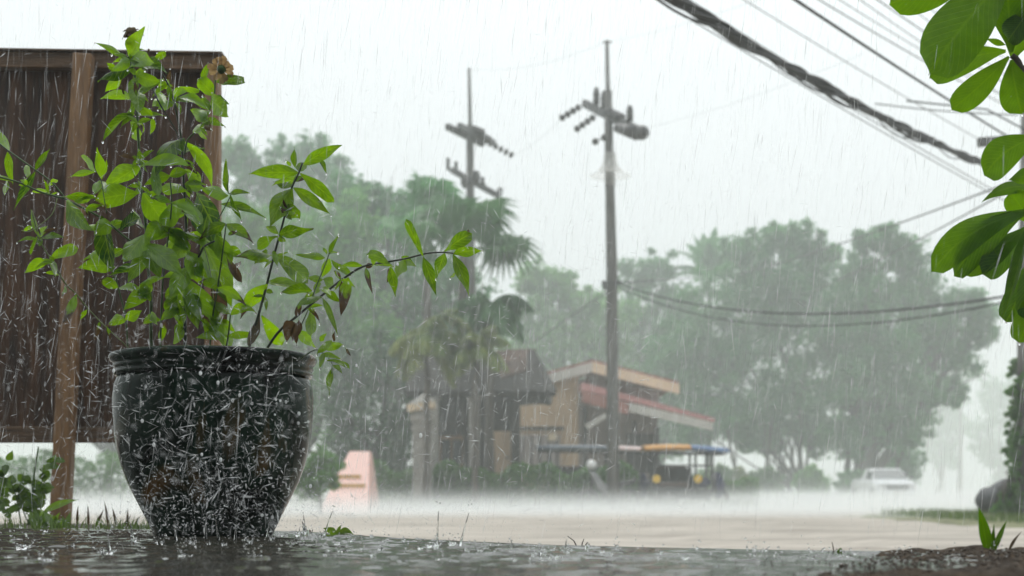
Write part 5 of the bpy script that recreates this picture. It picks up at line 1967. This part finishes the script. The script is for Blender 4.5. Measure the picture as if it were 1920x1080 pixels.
for pts in ([(300, 672), (302, 600), (306, 520), (316, 440), (322, 380), (318, 330)], [(240, 672), (236, 600), (222, 540), (208, 480), (200, 430)], [(392, 672), (398, 600), (408, 540), (418, 470), (424, 420)], [(420, 672), (428, 630), (432, 590)]):
    st = stem(pts, 2.80, 2.72, 0.0030, 0.0015)
    for i, (x, y) in enumerate(pts[1:]):
        for sg in (-1, 1):
            ln = random.uniform(34, 62)
            d0 = 2.76 - 0.01 * i + random.uniform(-0.03, 0.03)
            a = random.uniform(-0.5, 0.7)
            make_leaf(st, P(x, y, d0), P(x + sg * math.cos(a) * ln, y - math.sin(a) * ln + 8, d0 + random.uniform(-0.05, 0.05)), random.uniform(15, 23) * SC(2.74), 'leaf', 'leaf', random.uniform(0.04, 0.16), random.uniform(-0.7, 0.7), 0.4, 0, 'lance',
                      random.uniform(0.35, 1.0), random.choice((0, 0, 0, 0.1, 0.3)), wave=0.08, twist=random.uniform(-0.9, 0.9), nl=9)
# small side leaves that fill the plant
for (st, D, spots) in ((sA, 2.70, [(242, 112), (254, 140), (256, 180), (258, 230), (262, 300), (265, 350)]), (sB, 2.76, [(315, 160), (326, 190), (342, 300), (346, 345), (349, 400)]), (sC, 2.76, [(375, 240), (392, 205)]),
                       (sD, 2.64, [(160, 392), (90, 364), (50, 348)]), (sF, 2.70, [(550, 340), (535, 400), (510, 490), (496, 555)]), (sG, 2.66, [(575, 578), (640, 525), (700, 497)]), (sE, 2.64, [(75, 445), (100, 492)])):
    for (x, y) in spots:
        for _ in range(6 if st in (sA, sB) else 3):
            a = random.uniform(0, 6.3)
            ln = random.uniform(16, 44)
            d0 = D + random.uniform(-0.03, 0.05)
            make_leaf(st, P(x, y, d0), P(x + math.cos(a) * ln, y - math.sin(a) * ln * 0.8 + 4, d0 + random.uniform(-0.02, 0.02)), random.uniform(6, 12) * SC(D), 'leaf', 'leaf', random.uniform(0, 0.15), random.uniform(-0.6, 0.6), 0.35, 0, 'lance',
                      random.uniform(0.3, 1.0), random.choice((0, 0, 0, 0.2, 0.6)), wave=0.06, twist=random.uniform(-0.8, 0.8), nl=7)


def flower(parent, c, facing, R_, npet, mp, mcore, label, dead=False):
    """faded zinnia: broad petals round a green or brown core"""
    f = Vector(facing).normalized()
    u = f.cross(Vector((0, 0, 1))).normalized()
    w = u.cross(f).normalized()
    mb = MB()
    rc = R_ * (0.34 if not dead else 0.55)
    mb.ball((0, 0, 0), rc, 14, 9, (1, 1, 1), 0.10 if not dead else 0.22)
    rot = Matrix((u, w, f)).transposed()
    mb.v = [tuple(Vector(c) + rot @ Vector((x, y, z * 0.8))) for x, y, z in mb.v]
    fl = mb.build('flower', mcore, parent, True)
    tag(fl, label)
    for i in range(npet):
        a = 2 * math.pi * i / npet + random.uniform(-0.12, 0.12)
        d = u * math.cos(a) + w * math.sin(a)
        if dead:
            d = (d + f * random.uniform(-0.7, 0.5)).normalized()
        L = R_ * random.uniform(0.85, 1.05) * (random.uniform(0.6, 1.1) if dead else 1)
        s = d.cross(f).normalized()
        mb = MB()
        vs, fs = [], []
        for k in range(6):
            t = k / 5
            hw = R_ * (0.235 if not dead else 0.17) * (0.25 + 0.75 * math.sin(math.pi / 2 * min(1, t * 1.2))) * (1 if t < 0.9 else 0.6)
            base = Vector(c) + d * (rc * 0.5 + (L - rc * 0.5) * t) + f * (0.10 * R_ * math.sin(t * 3) - 0.05 * R_ * (i % 2) - 0.25 * R_ * t * t * random.uniform(0.3, 1))
            for j in range(4):
                x = (j / 3 * 2 - 1)
                vs.append(base + s * (x * hw) + f * (0.06 * R_ * (x * x) + random.uniform(-0.02, 0.02) * R_))
        for k in range(5):
            for j in range(3):
                q = k * 4 + j
                fs.append((q, q + 1, q + 5, q + 4))
        mb.add(vs, fs)
        mb.build('petal', mp, fl, True)
    return fl


flower(PL, P(415, 130, 2.74), (0.15, 0.95, 0.30), 25 * SC(2.74), 11, 'old_petal', 'bract', 'tan faded open flower seen from behind')
flower(PL, P(246, 62, 2.70), (-0.4, -0.5, 0.55), 22 * SC(2.70), 15, 'dead_petal', 'dead_core', 'shrivelled dark brown flower head', True)
for (a, b) in (((276, 108), (279, 92)), ((232, 176), (227, 160))):     # cut stubs
    mb = MB()
    mb.tube([P(*a, 2.71), P(*b, 2.70)], [0.0018, 0.0021], 6)
    mb.build('stub', 'dry_grass', PL, True)

# ------------------------------------------------------------------ broad leaves hanging in at the upper right
BT = thing('broadleaf_tree', 'broad glossy green leaves of a tree hanging in at the right edge', 'tree', (1.42, 2.8, 0.05))
DB = 2.50
b1 = stem_tube(BT, [P(1985, 700, 2.62), P(1965, 500, 2.58), P(1950, 380, 2.54), P(1940, 250, 2.52), P(1915, 130, 2.50), P(1897, 104, 2.50)], 0.008, 0.005, 'bark', 'branch')
b2 = stem_tube(BT, [P(1965, 500, 2.58), P(1945, 440, 2.54), P(1930, 400, 2.52)], 0.006, 0.004, 'bark', 'branch')
stem_tube(BT, [(1.42, 2.8, 0.0), (1.40, 2.79, 0.5), (1.44, 2.76, 1.1), (1.38, 2.74, 1.8), (1.46, 2.72, 2.4)], 0.05, 0.022, 'bark', 'trunk')
stem_tube(BT, [(1.405, 2.79, 0.45), (1.22, 2.72, 0.56), P(1985, 700, 2.62)], 0.016, 0.008, 'bark', 'branch')
b3 = stem_tube(BT, [(1.38, 2.74, 1.8), (1.26, 2.66, 1.95), (1.2, 2.6, 1.9)], 0.014, 0.006, 'bark', 'branch')
for _ in range(16):
    q = Vector((random.uniform(1.2, 1.6), random.uniform(2.5, 2.9), random.uniform(1.75, 2.4)))
    make_leaf(b3, q, q + Vector((random.uniform(-0.2, 0.2), random.uniform(-0.12, 0.12), random.uniform(-0.2, -0.02))), 0.075, 'broad_leaf', 'leaf', 0.05, random.uniform(-0.6, 0.6), 0.15, 0, 'blunt', random.uniform(0.3, 0.8), 0, nl=10)
BL = [(b1, 1860, -70, 1668, 8, 78, .75, 0, .0, .1), (b1, 1896, 98, 1885, -60, 70, .55, .02, .2, .1), (b1, 1905, -60, 1742, 138, 108, .70, .03, .0, .1), (b1, 1886, 96, 1743, 146, 56, .75, .06, .0, .1), (b1, 1892, 106, 1784, 206, 52, .8, -.02, .1, .1),
      (b1, 1897, 112, 1916, 214, 62, .75, -.06, .1, .1), (b1, 1900, 108, 1945, -40, 110, .8, .03, .1, .1), (b1, 1930, 20, 1890, 76, 50, .0, 0, .3, .2), (b1, 1885, 84, 1848, 72, 12, 1, .0, .3, .2), (b1, 1896, 120, 1935, 150, 40, .1, 0, .4, .2),
      (b1, 1946, 258, 1846, 330, 66, .7, .10, .1, .1), (b1, 1945, 330, 1891, 338, 30, .8, .05, .1, .1), (b1, 1945, 352, 1840, 380, 26, .45, .10, .3, .15), (b1, 1935, 420, 1895, 360, 50, .95, 0, .1, .1),
      (b2, 1932, 398, 1747, 510, 60, .75, .10, .1, .12), (b2, 1934, 392, 1788, 518, 62, .15, .08, .3, .15), (b2, 1925, 425, 1800, 512, 52, .7, -.02, .2, .12), (b2, 1926, 425, 1842, 515, 58, .05, -.02, .3, .2),
      (b2, 1926, 425, 1878, 606, 26, .2, -.02, .6, .6), (b2, 1940, 480, 1886, 604, 60, .15, -.02, .3, .2), (b2, 1938, 540, 1911, 643, 52, .8, -.04, .1, .1), (b2, 1945, 460, 1925, 600, 50, .1, 0, .2, .1)]
for (pr, bx, by, tx, ty, w, tone, arch, roll, fold) in BL:
    d0 = DB + random.uniform(-0.04, 0.04)
    o = make_leaf(pr, P(bx, by, d0), P(tx, ty, d0 + random.uniform(-0.05, 0.03)), w * SC(DB), 'broad_leaf', 'leaf', arch, roll * random.choice((-1, 1)), fold, 0, 'blunt' if w > 32 else 'lance', tone, 0.0, wave=0.045, nl=14, nw=6, twist=random.uniform(-0.2, 0.2))

# ------------------------------------------------------------------ weeds at the left, sprout at the right
W1 = thing('weed', 'round leaved weed with a tall seed stalk at the foot of the board', 'plant', (P(40, 950, 4.0).x, 4.0, LZ - 0.03))
for (pts, rr) in ((([(55, 985), (60, 940), (64, 890), (72, 838)]), 0.004), ([(50, 985), (78, 905), (95, 870), (108, 858)], 0.0018), ([(40, 985), (30, 930), (20, 900)], 0.0022), ([(55, 985), (35, 930), (45, 885)], 0.002), ([(60, 985), (70, 940), (85, 900)], 0.002), ([(20, 985), (5, 940), (-5, 900)], 0.002)):
    st = stem_tube(W1, [P(x, y, 4.0) for x, y in pts], rr, rr * 0.5, 'stem')
    n = 15
    for i in range(n):
        t = 0.25 + 0.7 * i / n if rr < 0.003 else 0.2 + 0.35 * i / n
        f = t * (len(pts) - 1)
        j = min(int(f), len(pts) - 2)
        p = P(*pts[j], 4.0).lerp(P(*pts[j + 1], 4.0), f - j)
        a = random.uniform(0, 6.3)
        L = random.uniform(0.02, 0.038)
        q = p + Vector((math.cos(a) * L, random.uniform(-0.02, 0.02), math.sin(a) * L * 0.7))
        make_leaf(st, p, q, L * random.uniform(0.6, 0.85), 'weed_leaf', 'leaf', 0.03, random.uniform(-0.6, 0.6), 0.1, 0, 'ovate', random.uniform(0.2, 0.9), 0.0, nl=6, nw=2)
W2 = thing('weed', 'bright strap leaved weed with one long leaf pointing at the post, on the slab edge', 'plant', (P(105, 985, 3.6).x, 3.6, LZ - 0.02))
for i in range(26):
    bx = 85 + random.uniform(-18, 40)
    tx = bx + random.uniform(-26, 26)
    make_leaf(W2, P(bx, 992, 3.6 + random.uniform(-0.04, 0.04)), P(tx, random.uniform(948, 975), 3.6), random.uniform(7, 12) * SC(3.6), 'weed_leaf', 'leaf', 0.05, random.uniform(-0.5, 0.5), 0.3, 0, 'lance', random.uniform(0.4, 1), 0.0, nl=7, nw=2)
make_leaf(W2, P(80, 962, 3.6), P(147, 937, 3.55), 14 * SC(3.6), 'weed_leaf', 'leaf', 0.05, 0.3, 0.3, 0, 'lance', 0.9, 0.0)
W3 = thing('weed', 'dark bushy weed cut off by the left edge of the picture', 'plant', (P(-10, 985, 3.8).x, 3.8, LZ - 0.02))
for i in range(26):
    p = P(random.uniform(-30, 18), random.uniform(862, 960), 3.8)
    a = random.uniform(0, 6.3)
    make_leaf(W3, p, p + Vector((0.035 * math.cos(a), random.uniform(-0.02, 0.02), 0.03 * math.sin(a))), 0.02, 'weed_leaf', 'leaf', 0.03, random.uniform(-0.6, 0.6), 0.2, 0, 'ovate', random.uniform(0.0, 0.7), 0, nl=6, nw=2)
stem_tube(W3, [P(-15, 990, 3.8), P(-8, 930, 3.8), P(-5, 870, 3.8)], 0.003, 0.0015, 'stem')
# dry grass stalks between post and pot
GD = 'dry grass stalks left of the pot'
for i, (bx, by, tx, ty) in enumerate(((145, 985, 147, 945), (165, 985, 164, 944), (203, 982, 195, 938), (218, 982, 210, 950), (240, 982, 240, 953), (180, 980, 195, 955), (250, 985, 262, 968), (228, 985, 246, 966))):
    o = thing('grass_stalk', 'thin dry grass stalk in the low grass between post and pot', 'grass stalk', P(bx, by, 3.6), GD)
    make_leaf(o, P(bx, by + 8, 3.6), P(tx, ty, 3.6), 5 * SC(3.6), 'weed_leaf', 'blade', 0.02, 0.2, 0.3, 0, 'lance', 0.2, 0.9 if i < 5 else 0.5, nl=7, nw=2)

SP = thing('sprout', 'young green sprout with three upright blades on the dark soil', 'plant', P(1856, 1036, 1.98))
for (bx, by, tx, ty, w, tone) in ((1852, 1036, 1835, 950, 22, .35), (1861, 1036, 1864, 982, 9, .05), (1862, 1036, 1888, 975, 11, .3)):
    make_leaf(SP, P(bx, by + 3, 1.98), P(tx, ty, 1.98 + random.uniform(-0.02, 0.02)), w * SC(1.98), 'broad_leaf', 'leaf', 0.02, 0.25, 0.3, 0, 'lance', tone, 0.0, nl=12)
o = thing('dry_grass', 'pale dry curled grass blade right of the sprout', 'grass blade', P(1895, 1036, 1.97))
make_leaf(o, P(1890, 1038, 1.97), P(1916, 996, 1.97), 6 * SC(1.97), 'weed_leaf', 'blade', 0.05, 0.4, 0.4, 0, 'lance', 0.1, 1.0)
o = thing('leaf_tip', 'small dark green leaf tip poking over the slab edge', 'leaf', P(1574, 1040, 2.04))
make_leaf(o, P(1572, 1042, 2.04), P(1577, 1027, 2.04), 12 * SC(2.04), 'broad_leaf', 'blade', 0, 0.2, 0.2, 0, 'ovate', 0.2, 0)
o = thing('dry_twig', 'thin dry twig leaning beside the small leaf tip', 'twig', P(1562, 1038, 2.05))
MB().tube([P(1564, 1040, 2.05), P(1562, 1025, 2.05), P(1560, 1016, 2.05)], [0.0010, 0.0008, 0.0004], 5).build('stalk', 'dry_grass', o)
o = thing('dry_twig', 'dark forked dry twig at the slab edge below the tricycles', 'twig', P(1085, 1026, 2.28))
for q in ([(1083, 1028), (1076, 1014), (1064, 1005)], [(1090, 1028), (1092, 1018), (1095, 1010)], [(1096, 1028), (1098, 1022), (1101, 1017)]):
    MB().tube([P(x, y, 2.28) for x, y in q], [0.0012, 0.0009, 0.0005], 5).build('stalk', 'soil', o)
FL = thing('fallen_leaf', 'curled green fallen leaves on the wet slab edge right of the pot', 'leaf', P(635, 1002, 2.86))
make_leaf(FL, P(632, 1003, 2.86), P(606, 990, 2.86), 15 * SC(2.86), 'weed_leaf', 'leaf', 0.05, 0.3, 0.3, 0, 'lance', 0.7, 0.0)
make_leaf(FL, P(632, 1004, 2.86), P(664, 1004, 2.86), 13 * SC(2.86), 'weed_leaf', 'leaf', 0.28, 0.3, 0.3, 0, 'lance', 0.8, 0.0)
make_leaf(FL, P(632, 1004, 2.86), P(640, 984, 2.86), 8 * SC(2.86), 'weed_leaf', 'leaf', 0.05, 0.3, 0.3, 0, 'lance', 0.8, 0.0)


# ------------------------------------------------------------------ rain, splashes
def streaks(C, Dv, rad):
    """slender water drops: centres C, half vectors Dv, radii"""
    n = len(C)
    u = Dv / (np.linalg.norm(Dv, axis=1, keepdims=True) + 1e-9)
    ref = np.where(np.abs(u[:, 2:3]) < 0.9, np.array([[0, 0, 1.0]]), np.array([[1.0, 0, 0]]))
    s = np.cross(u, ref)
    s /= np.linalg.norm(s, axis=1, keepdims=True)
    q = np.cross(u, s)
    r = rad[:, None]
    c2 = C - Dv * 0.25
    V = np.stack([C - Dv, c2 + s * r, c2 + q * r, c2 - s * r, c2 - q * r, C + Dv], 1).reshape(-1, 3)
    o = (np.arange(n) * 6)[:, None]
    base = np.array([[0, 2, 1], [0, 3, 2], [0, 4, 3], [0, 1, 4], [5, 1, 2], [5, 2, 3], [5, 3, 4], [5, 4, 1]])
    Fq = (o[:, :, None] + base[None]).reshape(-1, 3)
    return V, Fq


def unproj(px, py, D):
    return np.stack([(px - 960) / F * D, D, CZ + (HY - py) / F * D], 1)


def rain():
    Vs, Fs, off = [], [], 0

    def put(V, Fq):
        nonlocal off, Vs, Fs
        Vs.append(V)
        Fs.append(Fq + off)
        off += len(V)
    # falling drops, near to far, over the whole place in view and a little beyond
    for n, d0, d1, l0, l1, r0, r1 in ((1300, 1.9, 3.0, 0.008, 0.034, 0.0002, 0.0006), (4200, 3.0, 4.6, 0.014, 0.060, 0.0003, 0.0006), (4200, 5, 12, 0.03, 0.13, 0.0005, 0.0010), (11000, 12, 26, 0.12, 0.45, 0.0008, 0.0018)):
        if d0 == 5:
            tag(np_mesh('rain', np.concatenate(Vs), np.concatenate(Fs), 'rain', None, 3), 'falling rain close before the board and the plant', 'rain', kind='stuff')
            Vs, Fs, off = [], [], 0
        D = rng.uniform(d0, d1, n)
        px, py = rng.uniform(-200, 2120, n), rng.uniform(-100, 1000, n)
        C = unproj(px, py, D)
        L = rng.uniform(l0, l1, n)
        a = rng.normal(0.10, 0.09, n)
        Dv = np.stack([-np.sin(a) * L, rng.normal(0, 0.05, n) * L, -np.cos(a) * L], 1)
        ok = C[:, 2] - L > np.where(D < 4, LZ, 0.1)
        V, Fq = streaks(C[ok], Dv[ok], rng.uniform(r0, r1, n)[ok])
        put(V, Fq)
    tag(np_mesh('rain', np.concatenate(Vs), np.concatenate(Fs), 'far_rain', None, 3), 'fine falling rain over the road', 'rain', kind='stuff')
    Vs, Fs, off = [], [], 0
    # (thrown drops follow)
    # spray thrown in all directions around the pot, the board and the plant
    def spray(n, cx, cy_, sx, sy, d0, d1, l0, l1, r0, r1, ymax=1005):
        px, py = rng.normal(cx, sx, n), rng.normal(cy_, sy, n)
        D = rng.uniform(d0, d1, n)
        C = unproj(px, py, D)
        a = rng.uniform(0, 2 * np.pi, n)
        L = (l0 + (l1 - l0) * rng.uniform(0, 1, n) ** 1.8) * rng.uniform(0.5, 1, n)
        Dv = np.stack([np.cos(a) * L, rng.normal(0, 0.4, n) * L, np.sin(a) * L], 1)
        # keep clear of the pot itself and of the slab
        rp = np.hypot(C[:, 0] - PX, C[:, 1] - PD)
        ok = (C[:, 2] > LZ + 0.006) & (py < ymax) & ((rp > 0.215) | (C[:, 2] > LZ + 0.385))
        V, Fq = streaks(C[ok], Dv[ok], (r0 + (r1 - r0) * rng.uniform(0, 1, n) ** 2.5)[ok])
        put(V, Fq)
    spray(3000, 400, 820, 150, 135, 1.9, 2.62, 0.0015, 0.017, 0.00018, 0.0009)
    spray(420, 380, 500, 260, 260, 2.0, 2.5, 0.004, 0.018, 0.00015, 0.0005)
    spray(260, 420, 800, 190, 170, 1.1, 1.7, 0.002, 0.010, 0.0004, 0.0011)
    spray(1500, 400, 945, 130, 45, 2.0, 2.62, 0.001, 0.007, 0.0003, 0.0013)
    spray(1500, 420, 1000, 420, 22, 2.0, 3.0, 0.0008, 0.005, 0.0003, 0.0010, 1030)
    spray(1400, 120, 620, 150, 190, 2.3, 4.3, 0.005, 0.018, 0.0004, 0.0010)
    spray(2200, 820, 740, 280, 160, 2.2, 3.4, 0.004, 0.016, 0.00035, 0.0008)
    spray(420, 300, 350, 200, 160, 2.3, 3.6, 0.005, 0.016, 0.0003, 0.0006)
    spray(500, 1300, 600, 300, 200, 2.4, 4.0, 0.006, 0.022, 0.0003, 0.0005)
    V, Fq = np.concatenate(Vs), np.concatenate(Fs)
    o = np_mesh('rain', V, Fq, 'rain', None, 3)
    tag(o, 'drops thrown in all directions around the pot, the board and the plant', 'rain', kind='stuff')
    # round drops
    mb = MB()
    for _ in range(150):
        px, py = random.gauss(430, 170), random.gauss(850, 120)
        D = random.uniform(2.2, 2.6)
        if py > 1000:
            continue
        p = P(px, py, D)
        if math.hypot(p.x - PX, p.y - PD) < 0.22:
            continue
        mb.ball(p, random.uniform(0.0010, 0.0030), 8, 5, (1, 1, random.uniform(0.8, 1.6)))
    o = mb.build('raindrops', 'rain', None, True)
    tag(o, 'round bright water drops caught in the air before the pot', 'rain', kind='stuff')


rain()


def splashes():
    mb = MB()

    def crown(px, py, rp, hp, n=9):
        D = (LZ - CZ) * -F / (py - HY)
        c = P(px, py, D)
        c.z = LZ - 0.001
        q_ = random.uniform(0.22, 0.62)
        r, h = rp * SC(D) * q_, hp * SC(D) * q_ * random.uniform(0.5, 1.0)
        seg = 20
        vs, fs = [], []
        ph = [random.uniform(0.5, 1.2) for _ in range(seg)]
        for lv, (q, hh) in enumerate(((0.8, 0), (0.86, 0.35), (0.95, 0.7), (1.08, 1.0))):
            for s in range(seg):
                a = 2 * math.pi * s / seg
                z = h * hh * (ph[s] if lv == 3 else (0.5 + 0.5 * ph[s]))
                vs.append((c.x + r * q * math.cos(a), c.y + r * q * math.sin(a), c.z + z))
        for lv in range(3):
            for s in range(seg):
                s2 = (s + 1) % seg
                fs.append((lv * seg + s, lv * seg + s2, (lv + 1) * seg + s2, (lv + 1) * seg + s))
        mb.add(vs, fs)
        for _ in range(n):
            a = random.uniform(0, 6.3)
            q = Vector((c.x + r * 1.05 * math.cos(a), c.y + r * 1.05 * math.sin(a), c.z + h * random.uniform(0.7, 1.1)))
            e = q + Vector((math.cos(a) * r * random.uniform(0.1, 0.8), math.sin(a) * r * 0.4, h * random.uniform(0.1, 1.2)))
            mb.tube([q, q.lerp(e, 0.5) + Vector((0, 0, 0.1 * h)), e], [0.0011, 0.0008, 0.0005], 5)
            if random.random() < 0.6:
                mb.ball(e + Vector((math.cos(a) * 0.003, 0, random.uniform(0, 0.012))), random.uniform(0.0006, 0.0016), 6, 4)

    def jet(px, py, hp, lean=0):
        D = (LZ - CZ) * -F / (py - HY)
        c = P(px, py, D)
        h = hp * SC(D)
        mb.tube([(c.x, c.y, LZ - 0.002), (c.x + lean * h * 0.3, c.y, LZ + h * 0.3), (c.x + lean * h * 0.6, c.y, LZ + h * 0.65), (c.x + lean * h, c.y, LZ + h)], [0.0035, 0.0018, 0.0011, 0.0005], 6)
        for _ in range(3):
            mb.ball((c.x + lean * h * 1.1 + random.uniform(-0.004, 0.004), c.y, LZ + h * random.uniform(1.02, 1.4)), random.uniform(0.0006, 0.0015), 6, 4)
    for q in ((820, 1026, 14, 28), (848, 1026, 16, 30), (806, 1026, 10, 14), (713, 1032, 18, 18), (578, 1006, 14, 26), (560, 1008, 12, 22), (600, 1008, 10, 18), (640, 1036, 16, 14), (200, 1040, 24, 22), (130, 1028, 20, 16), (40, 1030, 22, 18),
              (300, 1024, 14, 22), (360, 1022, 14, 20), (420, 1024, 16, 26), (470, 1020, 14, 22), (510, 1014, 12, 20), (250, 1018, 12, 18), (900, 1034, 12, 12), (1010, 1040, 12, 10), (660, 1016, 9, 10), (760, 1020, 9, 10), (340, 1044, 20, 16), (90, 1052, 22, 18), (480, 1046, 18, 12)):
        crown(*q)
    for q in ((819, 1024, 66, 0.05), (862, 1024, 62, 0.28), (573, 1005, 40, -0.1), (607, 1006, 48, 0.35), (440, 1014, 44, 0.1), (250, 1012, 34, -0.2), (330, 1014, 38, -0.1), (500, 1008, 40, 0.2), (1060, 1030, 16, 0.1), (960, 1030, 18, -0.1), (205, 1030, 30, -.1), (385, 1012, 50, 0.05), (410, 1013, 38, -.15)):
        jet(*q)
    # many tiny crowns over the whole sheet
    for _ in range(260):
        x = random.uniform(-1.5, 0.8)
        y = random.uniform(1.75, edge_y(x) - 0.03)
        py = HY + (CZ - LZ) * F / y
        px = 960 + x * F / y
        if math.hypot(x - PX, y - PD) < 0.13:
            continue
        crown(px, py, random.uniform(2, 10), random.uniform(4, 16), 3)
    o = mb.build('splashes', 'splash', None, True)
    md = MB()                                   # beads of water on the leaves and at their tips
    for tip, wd, sp in TIPS:
        if random.random() < 0.35:
            md.ball((tip[0], tip[1] - 0.001, tip[2] - 0.0022), random.uniform(0.0012, 0.0022), 8, 6, (1, 1, 1.35))
        for q in sp:
            if random.random() < 0.8:
                md.ball((q[0], q[1] - 0.0012, q[2] + 0.0006), random.uniform(0.0006, 0.0016), 6, 4, (1, 0.7, 1))
    tag(md.build('water_beads', 'splash', None, True), 'clear water beads lying on the wet leaves and dripping from their tips', 'water drops', kind='stuff')
    tag(o, 'clear splash crowns and jets where rain hits the wet slab', 'splash', kind='stuff')


splashes()


def gravel():
    V, Fq = [], []
    for _ in range(2600):
        x = random.uniform(0.05, 1.3)
        y = random.uniform(1.42, edge_y(x) - 0.005)
        on = x - (y - 1.45) * 0.42
        if on < 0.30 and random.random() > 0.06 + max(0, on) * 1.6:
            continue
        r = random.uniform(0.0008, 0.0030) * (0.45 if on < 0.30 else 1)
        z = LZ + (0.001 if on < 0.30 else 0.002 + 0.008 * min(1, (on - 0.3) / 0.3))
        o = len(V)
        for (a, b, c) in ((1, 0, 0), (-1, 0, 0), (0, 1, 0), (0, -1, 0), (0, 0, 1), (0, 0, -1)):
            q = r * random.uniform(0.6, 1.25)
            V.append((x + a * q * 1.2, y + b * q * 1.2, z + c * q * 0.8))
        Fq += [(o, o + 2, o + 4), (o + 2, o + 1, o + 4), (o + 1, o + 3, o + 4), (o + 3, o, o + 4), (o + 2, o, o + 5), (o + 1, o + 2, o + 5), (o + 3, o + 1, o + 5), (o, o + 3, o + 5)]
    o = np_mesh('gravel', V, Fq, mat('wet_grit', (0.10, 0.072, 0.046), (0.04, 0.028, 0.018), 0.5, 60, spec=0.3), None, 3)
    tag(o, 'wet grit and crumbs of dark soil on the slab at the lower right', 'gravel', kind='stuff')


gravel()


def added_porch():
    """assumed porch, unseen, added to darken reflections in the pot: wall, eave and posts behind and above the camera"""
    r = thing('porch', 'unseen dark timber porch added behind the wet slab to darken reflections', 'porch', (0, -1.8, LZ))
    mb = MB()
    mb.box((0, -2.2, 1.7), (9, 0.12, 3.0))
    mb.build('wall', 'rail_wood', r)
    mb = MB()
    mb.prism([(-2.2, 3.1), (0.75, 2.45), (0.75, 2.52), (-2.2, 3.18)], -4.5, 4.5)
    mb.v = [(y, x, z) for (x, y, z) in mb.v]
    mb.build('eave', 'rail_wood', r)
    for x in (-4.2, 4.2):
        mb = MB()
        mb.box((x, 0.55, (LZ + 2.49) / 2), (0.12, 0.12, 2.49 - LZ))
        mb.build('post', 'wet_wood', r)


added_porch()


# ------------------------------------------------------------------ air
def volume_box(name, lo, hi, density, color, label, aniso=0.0):
    m = bpy.data.materials.new(name + '_air')
    m.use_nodes = True
    nt = m.node_tree
    nt.nodes.clear()
    pv = nt.nodes.new('ShaderNodeVolumePrincipled')
    pv.inputs['Color'].default_value = (*color, 1)
    pv.inputs['Density'].default_value = density
    pv.inputs['Anisotropy'].default_value = aniso
    ou = nt.nodes.new('ShaderNodeOutputMaterial')
    nt.links.new(pv.outputs[0], ou.inputs['Volume'])
    mb = MB()
    lo, hi = Vector(lo), Vector(hi)
    mb.box((lo + hi) / 2, hi - lo)
    o = mb.build(name, m)
    tag(o, label, 'haze', kind='stuff')
    return o


volume_box('haze', (-175, -9, -1.0), (175, 435, 26), HAZE_DENSITY, (0.93, 0.99, 0.968), 'pale rain haze over the whole place', 0.3)
tops = [0.15, 0.22, 0.29, 0.36, 0.43, 0.50, 0.58, 0.68, 0.82, 1.05, 1.4]
rho = [0.34 * math.exp(-(z / 0.29) ** 1.7) for z in tops] + [0.0]
for i, top in enumerate(tops):
    volume_box('spray_mist', (-15.5 - top * 0.1, 18 + 11 * top, 0.085 + top * 0.01), (22 + top * 0.1, 120 + top * 0.1, top), max(0.0012, rho[i] - rho[i + 1]), (0.96, 0.985, 0.985),
               'white spray beaten up by the rain over the far road')
